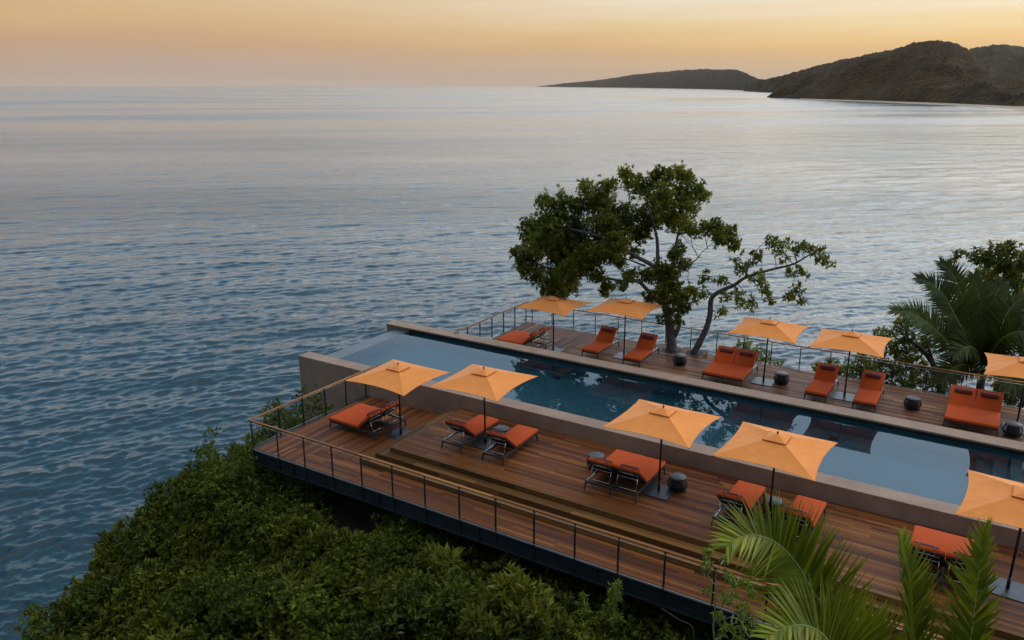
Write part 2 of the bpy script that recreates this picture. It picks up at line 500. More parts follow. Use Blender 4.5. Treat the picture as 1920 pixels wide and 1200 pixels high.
def hill_mat(name, a, b, c):
    t = NT(name)
    geo = t.n('ShaderNodeNewGeometry')
    n1 = t.n('ShaderNodeTexNoise'); n1.inputs['Scale'].default_value = 0.045; n1.inputs['Detail'].default_value = 5; n1.inputs['Roughness'].default_value = 0.7
    t.l(geo.outputs['Position'], n1.inputs['Vector'])
    n0 = t.n('ShaderNodeTexNoise'); n0.inputs['Scale'].default_value = 0.007; n0.inputs['Detail'].default_value = 3; t.l(geo.outputs['Position'], n0.inputs['Vector'])
    mm = t.n('ShaderNodeMath', operation='MULTIPLY_ADD'); mm.inputs[1].default_value = 0.9; t.l(n0.outputs[0], mm.inputs[0])
    m2 = t.n('ShaderNodeMath', operation='SUBTRACT'); m2.inputs[1].default_value = 0.45; t.l(n1.outputs[0], m2.inputs[0]); t.l(m2.outputs[0], mm.inputs[2])
    r = t.ramp(mm.outputs[0], [(0.3, a), (0.5, b), (0.72, c)])
    t.l(r.outputs[0], t.b.inputs['Base Color']); t.set(Roughness=0.95)
    t.b.inputs['Specular IOR Level'].default_value = 0.1
    n2 = t.n('ShaderNodeTexVoronoi'); n2.inputs['Scale'].default_value = 0.055; t.l(geo.outputs['Position'], n2.inputs['Vector'])
    t.bump(n2.outputs['Distance'], 1.0, 9.0)
    return t.m


M['hill'] = hill_mat('forested_hill', (0.020, 0.015, 0.007), (0.042, 0.030, 0.012), (0.078, 0.054, 0.021))
M['headland'] = hill_mat('distant_forest', (0.026, 0.024, 0.013), (0.040, 0.036, 0.018), (0.065, 0.055, 0.028))

# ------------------------------------------------------------------ sea
def build_sea():
    rr = [70.0]
    while rr[-1] < 60000:
        r_ = rr[-1]
        rr.append(r_ + max(0.34, r_ * min(0.08, 0.0034 + 0.014 * max(0.0, r_ - 380) / 1500)))
    rr = np.array(rr)
    fine = np.linspace(YAW - math.radians(41), YAW + math.radians(41), 620)   # angle counter-clockwise from +Y
    rest = np.linspace(YAW + math.radians(41), YAW + math.radians(319), 70)[1:-1]
    th = np.concatenate([fine, rest]); nT = len(th); nR = len(rr)
    R_, T_ = np.meshgrid(rr, th, indexing='ij')
    X = -np.sin(T_) * R_; Y = np.cos(T_) * R_; Z = np.zeros_like(X)
    dr = np.gradient(rr)[:, None]; dt = R_ * math.radians(82) / 620
    sp = np.maximum(dr, dt * 0.7) * np.ones_like(X)
    g = np.random.default_rng(5)
    DX = np.zeros_like(X); DY = np.zeros_like(X)
    for lam in np.concatenate([np.geomspace(0.8, 1.3, 30), np.geomspace(1.3, 2.9, 46), np.geomspace(3.0, 6.5, 18), np.geomspace(9, 26.0, 9)]):
        a = WDIR + math.pi + g.normal(0, 0.55 if lam < 2.95 else 0.42 if lam < 7 else 0.2)
        kx, ky = -math.sin(a), math.cos(a)
        k = 2 * math.pi / lam
        amp = 0.0060 * lam * (1.0 if lam < 1.3 else 1.5 if lam < 2.95 else 1.05 if lam < 7 else 0.6)
        fade = np.clip((lam / sp - 2.0) / 1.6, 0, 1)
        ph = k * (kx * X + ky * Y) + g.uniform(0, 6.28)
        Z += fade * amp * np.cos(ph); DX -= fade * amp * 0.9 * kx * np.sin(ph); DY -= fade * amp * 0.9 * ky * np.sin(ph)
    V = np.stack([X + DX, Y + DY, Z + SEA], -1).reshape(-1, 3)
    i = np.arange(nR - 1)[:, None] * nT; j = np.arange(nT)[None, :]; j2 = (j + 1) % nT
    Fq = np.stack([i + j, i + nT + j, i + nT + j2, i + j2], -1).reshape(-1, 4)[:, ::-1]
    o = np_obj('sea', V, Fq, M['sea'], smooth=True)
    tag(o, 'blue grey evening sea reaching to the horizon', kind='structure')


build_sea()

# ------------------------------------------------------------------ far hills
def vnoise(x, y, s, seed=0):
    g = np.random.default_rng(seed); tot = np.zeros_like(x)
    for k in range(7):
        a = g.uniform(0, 6.28); f = s * g.uniform(0.5, 2.2)
        tot += np.sin(f * (x * math.cos(a) + y * math.sin(a)) + g.uniform(0, 6.28)) / 7
    return tot


def hill(name, label, prof, depth, mat, rough, seed, nu=420, nv=90, dmin=None):
    """prof: (pixel column, ridge row, shore row); the shore row gives the distance, the ridge row the height"""
    px = np.array([p[0] for p in prof], float)
    u = np.linspace(px[0], px[-1], nu)
    ridge = np.interp(u, px, [p[1] for p in prof]); shore = np.interp(u, px, [p[2] for p in prof])
    gr = np.random.default_rng(seed + 40)
    tree_line = np.convolve(gr.normal(0, 1.0, nu + 6), np.ones(4) / 4, 'same')[3:-3] * 0.75 + np.convolve(gr.normal(0, 1.0, nu + 40), np.ones(21) / 21, 'same')[20:-20] * 2.6
    ridge = ridge + tree_line * np.clip((shore - ridge) / 30.0, 0, 1)          # uneven skyline of tree tops
    V = np.zeros((nu, nv, 3))
    v = np.linspace(0, 1, nv)
    for i in range(nu):
        d = ray(u[i], shore[i]); d0 = (CAMZ - SEA) / -d.z                 # ray parameter at the shore
        hd = Vector((d.x, d.y, 0)); L0 = hd.length * d0; hd.normalize()
        e = ray(u[i], ridge[i]); sl = e.z / math.hypot(e.x, e.y)
        dep = depth * min(1.0, max(0.12, (shore[i] - ridge[i]) / 45.0))
        L1 = L0 + dep
        hr = max(2.0, CAMZ + sl * L1 - SEA)
        dist = np.where(v < 0.6, L0 + dep * (v / 0.6), L1 + dep * 1.3 * ((v - 0.6) / 0.4))
        h = np.where(v < 0.6, hr * np.sin(np.clip(v / 0.6, 0, 1) * math.pi / 2) ** 0.85, hr * (1 - ((v - 0.6) / 0.4) ** 1.5))
        V[i, :, 0] = hd.x * dist; V[i, :, 1] = hd.y * dist; V[i, :, 2] = SEA + h
    w = np.sin(np.clip(v, 0, 0.999) * math.pi)[None, :]
    w2 = np.clip(1 - np.abs(v - 0.3) / 0.3, 0, 1)[None, :]
    V[:, :, 2] += rough * 5.5 * w2 * (0.3 - np.abs(vnoise(V[:, :, 0], V[:, :, 1], 0.0085, seed) * 2.2)) + rough * 1.6 * w2 * vnoise(V[:, :, 0], V[:, :, 1], 0.022, seed + 5)           # spurs and gullies below the ridge
    V[:, :, 2] += rough * 0.35 * w * vnoise(V[:, :, 0], V[:, :, 1], 0.09, seed + 1)
    rn = np.random.default_rng(seed).normal(0, 1, (nu, nv)); rn = rn + np.roll(rn, 1, 0) + np.roll(rn, 1, 1) + np.roll(np.roll(rn, 1, 0), 1, 1)
    V[:, :, 2] += w * rough * 0.10 * rn                                           # tree crowns
    V[:, 0, 2] = SEA - 3; V[:, -1, 2] = SEA - 3
    i = np.arange(nu - 1)[:, None] * nv; j = np.arange(nv - 1)[None, :]
    Fq = np.stack([i + j, i + nv + j, i + nv + j + 1, i + j + 1], -1).reshape(-1, 4)
    o = np_obj(name, V.reshape(-1, 3), Fq, M[mat], smooth=True)
    tag(o, label, kind='structure')


hill('headland', 'low dark headland tapering to a point on the horizon',
     [(1008, 162.0, 162.6), (1060, 156, 163.4), (1120, 150, 164), (1190, 140, 164.5), (1250, 134, 165.5), (1310, 130, 166.5), (1370, 129, 168), (1390, 134, 169), (1420, 148, 170.5), (1450, 152, 172), (1500, 158, 174)],
     1500, 'headland', 12, 3, 260, 50)
hill('hill', 'wooded ridge behind the nearer hill', [(1395, 160, 171), (1440, 146, 173), (1480, 138, 174), (1540, 120, 175), (1610, 105, 176), (1660, 95, 177), (1700, 82, 178), (1735, 77, 178), (1770, 80, 179), (1800, 92, 179), (1840, 125, 180), (1880, 146, 181), (1960, 158, 182)],
     900, 'hill', 16, 8)
hill('hill', 'hazy wooded hill at the right edge of the view', [(1740, 160, 171), (1790, 105, 172), (1810, 92, 172), (1850, 84, 172.5), (1890, 86, 172.5), (1930, 92, 173), (2050, 80, 174), (2300, 110, 175)],
     1700, 'headland', 18, 14)
hill('hill', 'nearest wooded hill sloping down to the beach', [(1438, 182.5, 183), (1460, 165, 184), (1490, 152, 184.7), (1560, 128, 187), (1620, 112, 189), (1685, 101, 191.5), (1740, 110, 193.5), (1790, 130, 195.5), (1840, 160, 198), (1880, 176, 200), (1920, 180, 202), (2050, 182, 210), (2300, 186, 228)],
     560, 'hill', 15, 21, 520, 110)


def beach():
    mb = MB(); cols = [(1500, 184.8), (1560, 187), (1620, 189.2), (1700, 192.5), (1790, 196), (1880, 200.6), (1960, 205.5), (2050, 211), (2300, 229)]
    vs = []
    for px, py in cols:
        for k, (dy, z) in enumerate(((1.6 + (px - 1500) * 0.004, -0.6), (0.4, 1.2), (-1.2, 4.0))):
            d = ray(px, py + dy); q = (CAMZ - SEA) / -d.z
            p = CAM + d * q; vs.append((p.x, p.y, SEA + z))
    fs = []
    for i in range(len(cols) - 1):
        for k in range(2):
            fs.append((i * 3 + k, (i + 1) * 3 + k, (i + 1) * 3 + k + 1, i * 3 + k + 1))
    mb.add(vs, fs)
    tag(mb.build('beach', M['sand'], smooth=True), 'thin pale strip of sand below the nearest hill', kind='structure')


beach()

# ------------------------------------------------------------------ hillside under the deck
def sstep(a, b, x):
    t_ = np.clip((x - a) / (b - a), 0, 1); return t_ * t_ * (3 - 2 * t_)


def ground(x, y):
    x = np.asarray(x, float); y = np.asarray(y, float)
    z = -2.1 - 0.5 * np.clip(15 - y, 0, 14) * sstep(-9, -20, x) - 0.04 * np.clip(15 - y, 0, 14)
    xe = -23.2 + 0.7 * sstep(14, 8, y)
    z = z - 1.5 * np.maximum(0, xe - x)
    far = np.maximum(0, y - 33.0)
    s = sstep(-10, -4, x)
    z = z - far * (1.7 * (1 - s) + 0.28 * s) - s * 1.5 * np.maximum(0, y - 44)
    z = z + 0.62 * np.maximum(0, -6 - y) * sstep(-45, -15, x)            # unseen rise behind the camera, added to block low sky light
    z = z + 0.35 * vnoise(x, y, 0.9, 77)
    return np.maximum(z, SEA - 2.5)


def build_ground():
    xs = np.concatenate([np.linspace(-75, -30, 46), np.linspace(-29.5, 6, 90), np.linspace(7, 140, 50)]); ys = np.concatenate([np.linspace(-110, -42, 18), np.linspace(-40, 5, 40), np.linspace(5.4, 45, 100), np.linspace(46, 110, 50)])
    X, Y = np.meshgrid(xs, ys, indexing='ij'); Z = ground(X, Y)
    n, m = X.shape
    V = np.stack([X, Y, Z], -1).reshape(-1, 3)
    i = np.arange(n - 1)[:, None] * m; j = np.arange(m - 1)[None, :]
    Fq = np.stack([i + j, i + m + j, i + m + j + 1, i + j + 1], -1).reshape(-1, 4)
    tag(np_obj('hillside', V, Fq, M['soil'], smooth=True), 'dark soil slope falling to the sea', kind='structure')


build_ground()

# ------------------------------------------------------------------ leaves
def leaves_arrays(P, A, Nn, L, Wd, fold=0.25):
    """P base points, A axis, Nn leaf normal, L length, Wd width: four vertices and two triangles for each leaf"""
    n = len(P)
    A = A / (np.linalg.norm(A, axis=1, keepdims=True) + 1e-9)
    Sd = np.cross(A, Nn); Sd /= (np.linalg.norm(Sd, axis=1, keepdims=True) + 1e-9)
    N2 = np.cross(Sd, A)
    L = np.asarray(L)[:, None]; Wd = np.asarray(Wd)[:, None]
    mid = P + A * L * 0.48
    V = np.stack([P, mid + Sd * Wd / 2 + N2 * Wd * fold, P + A * L - N2 * L * 0.12, mid - Sd * Wd / 2 + N2 * Wd * fold], 1).reshape(-1, 3)
    b = np.arange(n)[:, None] * 4
    Fq = np.concatenate([b + np.array([[0, 1, 2]]), b + np.array([[0, 2, 3]])], 0)
    return V, Fq


def unit(g, n):
    v = g.normal(size=(n, 3)); return v / np.linalg.norm(v, axis=1, keepdims=True)


def rosettes(g, C0, out, nl, L, Wd, spread=0.75):
    """nl leaves around each cluster point C0 that grows along out"""
    n = len(C0)
    P = np.repeat(C0, nl, 0); O = np.repeat(out, nl, 0)
    A = O * 0.6 + unit(g, n * nl) * spread
    A[:, 2] -= 0.08
    Nn = O + unit(g, n * nl) * 0.45 + np.array([0, 0, 0.5])
    P = P + unit(g, n * nl) * (L * 0.25)
    return leaves_arrays(P, A, Nn, L * g.uniform(0.7, 1.25, n * nl), Wd * g.uniform(0.75, 1.2, n * nl))


def merge(parts):
    Vs = []; Fs = []; k = 0
    for V, Fq in parts:
        Vs.append(V); Fs.append(Fq + k); k += len(V)
    return np.concatenate(Vs), np.concatenate(Fs)


# ------------------------------------------------------------------ the shrubs of the slope: nobody could count them
def slope_shrubs():
    g = np.random.default_rng(3)
    parts = [[], [], []]; spots = []
    tries = 0
    while len(spots) < 330 and tries < 40000:
        tries += 1
        x = g.uniform(-31, 3.5); y = g.uniform(5.5, 27)
        if y > 15.5 and x > -21.3: continue
        if y > 21.0 and x > -25.2: continue
        if x > -6 and y < 11: continue
        r = g.uniform(0.8, 1.9) if g.random() < 0.5 else g.uniform(0.35, 0.8)
        if x > -20 and y > 14.2: r = min(r, 0.95)
        if any((x - a) ** 2 + (y - b) ** 2 < (0.58 * (r + c)) ** 2 for a, b, c in spots): continue
        spots.append((x, y, r))
    fill = []; tries = 0                                           # low growth right up to the steel beam
    while len(fill) < 190 and tries < 20000:
        tries += 1
        x = g.uniform(-20.6, 2.5); y = g.uniform(12.0, 17.2); r = g.uniform(0.42, 0.85)
        if x < -15 and x > -18.6 and y > 15.2: continue
        if any((x - a) ** 2 + (y - b) ** 2 < (0.5 * (r + c)) ** 2 for a, b, c in fill): continue
        fill.append((x, y, r))
    tries = 0; slope = []
    while len(slope) < 140 and tries < 20000:                      # and the steep seaward edge
        tries += 1
        x = g.uniform(-29.5, -20.7); y = g.uniform(5.5, 21.0); r = g.uniform(0.5, 1.0)
        if y > 15.6 and x > -21.6: continue
        if any((x - a) ** 2 + (y - b) ** 2 < (0.45 * (r + c)) ** 2 for a, b, c in slope): continue
        slope.append((x, y, r))
    for (x, y, r) in spots + fill + slope:
        z = float(ground(x, y))
        top = z + r * g.uniform(0.9, 1.35) + g.uniform(0.3, 0.9)
        top += 1.5 * float(vnoise(np.array(x), np.array(y), 1.1, 123)) + g.normal(0, 0.12)        # hollows and taller clumps
        if x < -21.4 and y > 11.5: top -= min(0.75, 0.5 * (-21.4 - x) + 0.25)
        if x > -20.7 and y > 14.3: top = min(max(top, -1.15), -0.62 - 0.14 * (y - 14.3))
        zc = z + 0.15; h = max(0.35, top - zc)
        v_ = Vector((x, y, zc)) - CAM; zz = v_.dot(cF)             # growth well outside the view is left out
        px_, py_ = CX + F * v_.dot(cR) / zz, CY - F * v_.dot(cU) / zz
        if zz < 1 or not (-160 < px_ < 2080 and py_ < 1420): continue
        kind = int(g.choice([0, 0, 1, 1, 2])); L, Wd = ((0.15, 0.070), (0.11, 0.062), (0.25, 0.085))[kind]
        m = int(9 + 16 * r * r)                                   # sub-clumps on the dome
        cd = unit(g, m); cd[:, 2] = np.abs(cd[:, 2]) * 1.1 - 0.12
        cc = np.array([x, y, zc]) + cd * np.array([r, r, h]) * g.uniform(0.62, 1.0, m)[:, None]
        cr = g.uniform(0.20, 0.36, m) * (0.7 + 0.35 * r)
        k = int((12 if kind != 1 else 17))
        C0 = np.repeat(cc, k, 0); d = unit(g, m * k); d[:, 2] = d[:, 2] * 0.8 + 0.25
        pos = C0 + d * np.repeat(cr, k)[:, None] * g.uniform(0.55, 1.05, m * k)[:, None]
        parts[kind].append(rosettes(g, pos, d + np.repeat(cd, k, 0) * 0.6 + np.array([0, 0, 0.3]), 5, L * g.uniform(0.95, 1.25), Wd * 1.12))
    V0 = []; F0 = []; idx = []; n0 = 0
    for kind in range(3):
        V, Fq = merge(parts[kind]); V0.append(V); F0.append(Fq + n0); idx.append(np.full(len(Fq), kind)); n0 += len(V)
    o = np_obj('hillside_shrubs', np.concatenate(V0), np.concatenate(F0), M['leaf'])
    o.data.materials.append(M['leaf2']); o.data.materials.append(M['leaf3'])
    o.data.polygons.foreach_set('material_index', np.concatenate(idx).astype(np.int32))
    tag(o, 'dense green scrub covering the slope below the deck', 'shrubs', kind='stuff')


slope_shrubs()

# ------------------------------------------------------------------ decks: boards on a dark substructure
unitbox = {}


def board_mesh(m):
    if m not in unitbox:
        mb = MB(); e = 0.02
        mb.box((-0.5, -0.5, -1), (0.5, 0.5, 0))
        unitbox[m] = mb.mesh('board', M[m])
    return unitbox[m]


def board(parent, m, x0, x1, y0, y1, z, th=0.024, along='x', name='board'):
    """one board; its local x is its length"""
    o = bpy.data.objects.new(name, board_mesh(m)); C.objects.link(o); o.parent = parent
    o.location = ((x0 + x1) / 2, (y0 + y1) / 2, z + random.uniform(-0.0012, 0.0012))
    if along == 'x': o.scale = (x1 - x0, y1 - y0, th)
    else:
        o.scale = (y1 - y0, x1 - x0, th); o.rotation_euler = (0, 0, math.pi / 2)
    return o


PW, GAP = 0.118, 0.005


def lay(parent, m, x0, x1, y0, y1, z, along='x', pw=PW, lmin=1.4, lmax=4.4, skip=None):
    a0, a1, b0, b1 = (x0, x1, y0, y1) if along == 'x' else (y0, y1, x0, x1)
    rows = max(1, round((b1 - b0) / pw)); w = (b1 - b0) / rows
    for r in range(rows):
        p = a0; first = True
        while p < a1 - 1e-4:
            q = p + (random.uniform(0.4, lmax) if first else random.uniform(lmin, lmax)); first = False
            if a1 - q < 0.5: q = a1
            b_ = b0 + r * w
            if along == 'x': args = (p + GAP / 2, q - GAP / 2, b_ + GAP / 2, b_ + w - GAP / 2)
            else: args = (b_ + GAP / 2, b_ + w - GAP / 2, p + GAP / 2, q - GAP / 2)
            if not (skip and skip(*args)):
                board(parent, m, *args, z, along=along)
            p = q


XR = 3.2                      # the decks go on past the right edge of the view
ZU = 0.47
T1, T2 = 0.313, 0.157
RY, RX = 16.32, -20.56         # lines of the front and the left railing
FY = 34.2                      # line of the rear railing

walk = MB().box((RX, RY + 0.02, -0.12), (XR, 17.42, -0.03)).box((RX, 17.42, -0.12), (-16.77, 22.0, -0.03)).build('lower_deck', M['under'])
tag(walk, 'lower timber deck along the front railing and left terrace', kind='structure')
lay(walk, 'teak', -18.6, XR, RY + 0.03, 17.42, 0.0)
lay(walk, 'teak', RX + 0.03, -18.6, RY + 0.03, 22.0, 0.0, 'y')
lay(walk, 'teak', -18.6, -16.77, 17.42, 22.0, 0.0, 'y')

steps = MB().box((-16.74, 17.46, -0.1), (XR, 18.1, T2 - 0.03)).box((-16.41, 17.79, T2 - 0.03), (XR, 18.1, T1 - 0.03)).box((-16.74, 18.1, -0.1), (-16.08, 22.0, T2 - 0.03)).box((-16.41, 18.1, T2 - 0.03), (-16.08, 22.0, T1 - 0.03)).build('deck_steps', M['under'])
tag(steps, 'two wide timber steps wrapping the raised front deck', kind='structure')
for (ex, ey, z) in ((-16.76, 17.43, T2), (-16.43, 17.76, T1)):
    lay(steps, 'gold', ex + 0.33, XR, ey, ey + 0.33, z, pw=0.165, lmin=1.6, lmax=4.2)
    lay(steps, 'gold', ex, ex + 0.33, ey, 22.0, z, 'y', pw=0.165, lmin=1.6, lmax=4.2)


def riser(parent, m, x0, x1, y, z0, z1):
    p = x0
    while p < x1 - 1e-4:
        q = min(x1, p + random.uniform(1.8, 4.2)); q = x1 if x1 - q < 0.6 else q
        o = bpy.data.objects.new('riser', board_mesh(m)); C.objects.link(o); o.parent = parent
        o.location = ((p + q) / 2, y, (z0 + z1) / 2); o.scale = (q - p - 0.004, z1 - z0 - 0.004, 0.02); o.rotation_euler = (math.pi / 2, 0, 0)
        p = q


riser(steps, 'gold', -16.75, XR, 17.437, 0.0, T2 - 0.026)
riser(steps, 'gold', -16.42, XR, 17.767, T2, T1 - 0.026)

updeck = MB().box((-16.06, 18.13, 0.0), (XR, 22.0, ZU - 0.03)).build('upper_deck', M['under'])
tag(updeck, 'raised timber deck between the steps and the pool', kind='structure')
lay(updeck, 'teak', -15.96, XR, 18.24, 22.0, ZU)
lay(updeck, 'gold', -16.1, XR, 18.1, 18.24, ZU, lmin=2.0, lmax=4.5)
lay(updeck, 'gold', -16.1, -15.96, 18.24, 22.0, ZU, 'y', lmin=2.0, lmax=4.5)
riser(updeck, 'gold', -16.09, XR, 18.105, T1, ZU - 0.026)

# rear side of the pool, the same the other way round
TREES = [(-11.98, 32.47, 0.27), (-10.98, 32.61, 0.24)]


def tree_hole(x0, x1, y0, y1):
    return False


rwalk = MB().box((-16.0, 32.6, -0.12), (XR, FY, -0.03)).box((RX, 28.24, -0.12), (-16.02, FY, -0.03)).build('rear_lower_deck', M['under'])
tag(rwalk, 'weathered timber walkway along the rear railing and rear left terrace', kind='structure')
lay(rwalk, 'greyteak', -16.0, -12.75, 32.9, FY - 0.02, 0.0)
lay(rwalk, 'greyteak', -12.75, -10.5, 33.3, FY - 0.02, 0.0)
lay(rwalk, 'greyteak', -10.5, XR, 32.2, FY - 0.02, 0.0)
lay(rwalk, 'greyteak', RX + 0.03, -16.02, 28.24, FY - 0.02, 0.0, 'y')

rdeck = MB().box((-15.98, 28.24, 0.0), (XR, 32.1, ZU - 0.03)).box((-12.7, 32.1, 0.0), (-10.56, 33.03, ZU - 0.03)).build('rear_upper_deck', M['under'])
tag(rdeck, 'raised timber deck behind the pool', kind='structure')
lay(rdeck, 'greyteak', -15.86, XR, 28.24, 32.02, ZU)
lay(rdeck, 'greyteak', -16.0, -12.7, 32.02, 32.15, ZU, lmin=2, lmax=4)
lay(rdeck, 'greyteak', -10.53, XR, 32.02, 32.15, ZU, lmin=2, lmax=4)
lay(rdeck, 'gold', -16.0, -15.86, 28.24, 32.02, ZU, 'y', lmin=2, lmax=4)
lay(rdeck, 'greyteak', -12.7, -10.53, 32.02, 33.06, ZU)
o = bpy.data.objects.new('riser', board_mesh('gold')); C.objects.link(o); o.parent = rdeck
o.location = (-10.53, 32.6, 0.225); o.scale = (0.9, 0.44, 0.02); o.rotation_euler = (math.pi / 2, 0, math.pi / 2)
# round dark openings the two trees grow through
for i, (x, y, r) in enumerate(TREES):
    hole = MB().lathe([(r + 0.14, 0.004), (r + 0.14, 0.008)], 24, (x, y, ZU)).build('tree_opening', M['under'], rdeck)

# ------------------------------------------------------------------ pool
pool = empty('infinity_pool', (-10, 25, 0))
PO = Vector((-10, 25, 0))


def pbox(name, lo, hi, m, bevel=0.0):
    lo = Vector(lo) - PO; hi = Vector(hi) - PO
    return MB().box(lo, hi).build(name, M[m], pool, bevel=bevel)


ZC, ZW = 0.98, 0.80
tag(pool, 'long narrow infinity pool with mauve brown plaster walls', 'pool')
pbox('near_wall', (-24.38, 22.03, -6.0), (XR, 22.66, ZC), 'plaster', 0.012)
pbox('far_wall', (-24.38, 27.62, -6.0), (XR, 28.22, ZC - 0.07), 'plaster')
pbox('far_coping', (-24.382, 27.55, ZC - 0.068), (XR, 28.222, ZC), 'plaster', 0.01)
pbox('weir', (-23.78, 22.662, -6.0), (-23.0, 27.618, ZW + 0.004), 'weir')
pbox('floor', (-22.998, 22.662, -0.75), (XR, 27.618, -0.6), 'tile')
pbox('tile_lining', (-22.998, 22.662, -0.6), (XR, 22.675, ZW - 0.05), 'tile')
pbox('tile_lining', (-22.998, 27.605, -0.6), (XR, 27.618, ZW - 0.05), 'tile')
pbox('stone_lining', (-22.998, 27.604, ZW - 0.048), (XR, 27.618, ZC - 0.072), 'under')
for k in range(4):
    pbox('pool_step', (0.2 + k * 0.45, 22.68, -0.6), (XR, 27.6, -0.30 + k * 0.28), 'tile')
for x in (-9.0, -4.2, -15.0):
    pbox('drain_cover', (x, 26.9, -0.598), (x + 0.3, 27.2, -0.57), 'black')
w = MB().add([(-23.0, 22.675, ZW), (XR, 22.675, ZW), (XR, 27.605, ZW), (-23.0, 27.605, ZW)], [(0, 1, 2, 3)]).build('pool_water', M['poolwater'])
tag(w, 'still blue pool water mirroring the parasols', kind='structure')
g_ = MB().tube([(1.42, 27.95, ZC), (1.42, 27.93, ZC + 0.22), (1.42, 27.7, ZC + 0.30), (1.42, 27.2, ZC + 0.12), (1.42, 26.7, ZC - 0.16), (1.42, 26.6, 0.1)], 0.022, 8).build('pool_grab_rail', M['chrome'], smooth=True)
tag(g_, 'bent steel grab rail at the far edge of the pool', 'rail')

# ------------------------------------------------------------------ steel edge beam below the front railing
beam = empty('edge_beam', (-20.56, RY, 0))
tag(beam, 'dark blue grey steel beam under the front railing', 'beam')
BO = Vector((-20.56, RY, 0))


def bbox_(name, lo, hi, m='steel'):
    return MB().box(Vector(lo) - BO, Vector(hi) - BO).build(name, M[m], beam)


bbox_('web', (RX, RY - 0.03, -0.46), (XR, RY + 0.0, -0.03))
bbox_('top_flange', (RX - 0.02, RY - 0.09, -0.028), (XR, RY + 0.018, -0.004))
bbox_('bottom_flange', (RX - 0.02, RY - 0.10, -0.485), (XR, RY + 0.05, -0.462))
bbox_('end_web', (RX - 0.03, RY + 0.002, -0.46), (RX - 0.001, 22.0, -0.03))
bbox_('end_flange', (RX - 0.09, RY + 0.02, -0.028), (RX + 0.018, 22.0, -0.004))
for x in np.arange(RX + 1.9, XR, 3.66):
    bbox_('stiffener', (x - 0.02, RY - 0.085, -0.46), (x + 0.02, RY - 0.03, -0.03))
for x in np.arange(RX + 1.0, XR, 3.66):
    MB().tube([(x - BO.x, 1.6, -0.2), (x - BO.x, 1.9, -4.5)], 0.09, 10).build('support_column', M['steel'], beam, True)

# ------------------------------------------------------------------ railings
def railing(name, label, a, b, posts, z0=0.0, h=1.08, drop=0.0, postm='steel', over0=0.0, over1=0.0, side=1, net=True, seglen=2.44, pw=0.05):
    """a, b ends of the line; posts: distances from a"""
    a = Vector(a); b = Vector(b); t_ = (b - a).normalized(); L = (b - a).length
    root = empty(name, a); tag(root, label, 'railing')
    nrm = Vector((-t_.y, t_.x, 0)) * side
    for s in posts:
        p = t_ * s
        m = MB().bar(p + Vector((0, 0, z0 - drop)), p + Vector((0, 0, z0 + h - 0.045)), pw, pw * 0.55)
        po = m.build('post', M[postm], root)
        MB().tube([p + nrm * 0.035 + Vector((0, 0, z0 + h - 0.21)), p + nrm * 0.035 + Vector((0, 0, z0 + h - 0.11))], 0.013, 6).build('clip', M['chrome'], po)
        MB().tube([p + nrm * 0.035 + Vector((0, 0, z0 + 0.06)), p + nrm * 0.035 + Vector((0, 0, z0 + 0.16))], 0.013, 6).build('clip', M['chrome'], po)
    p = -over0
    while p < L + over1 - 1e-3:
        q = min(L + over1, p + seglen)
        if L + over1 - q < 0.5: q = L + over1
        mesh = board_mesh('rail')
        o = bpy.data.objects.new('handrail', mesh); C.objects.link(o); o.parent = root
        o.location = t_ * ((p + q) / 2) + Vector((0, 0, z0 + h)); o.scale = (q - p - 0.003, 0.078, 0.036)
        o.rotation_euler = (0, 0, math.atan2(t_.y, t_.x))
        p = q
    MB().tube([nrm * 0.035 + Vector((0, 0, z0 + h - 0.10)), t_ * L + nrm * 0.035 + Vector((0, 0, z0 + h - 0.10))], 0.0065, 6).build('cable', M['cable'], root, True)
    MB().tube([nrm * 0.035 + Vector((0, 0, z0 + 0.05)), t_ * L + nrm * 0.035 + Vector((0, 0, z0 + 0.05))], 0.0065, 6).build('cable', M['cable'], root, True)
    if net:
        ps = sorted(posts)
        for i in range(len(ps) - 1):
            mb = MB(); s0, s1 = ps[i] + 0.03, ps[i + 1] - 0.03; zz0, zz1 = z0 + 0.05, z0 + h - 0.10
            hh = zz1 - zz0; step = 0.055; sl = 0.55
            for dirn in (1, -1):
                c0 = s0 - sl * hh
                while c0 < s1 + sl * hh:
                    # line s = c0 + dirn * sl * (z - zz0), clipped to the bay
                    za, zb = 0.0, hh
                    if dirn == 1: za = max(za, (s0 - c0) / sl); zb = min(zb, (s1 - c0) / sl)
                    else: za = max(za, (c0 - s1) / sl); zb = min(zb, (c0 - s0) / sl)
                    if zb - za > 0.02:
                        pa = t_ * (c0 + dirn * sl * za) + nrm * 0.035 + Vector((0, 0, zz0 + za)); pb = t_ * (c0 + dirn * sl * zb) + nrm * 0.035 + Vector((0, 0, zz0 + zb))
                        w_ = t_ * 0.0011
                        mb.add([pa - w_, pa + w_, pb + w_, pb - w_], [(0, 1, 2, 3)])
                    c0 += step
            if mb.v: mb.build('net_panel', M['net'], root)
    return root


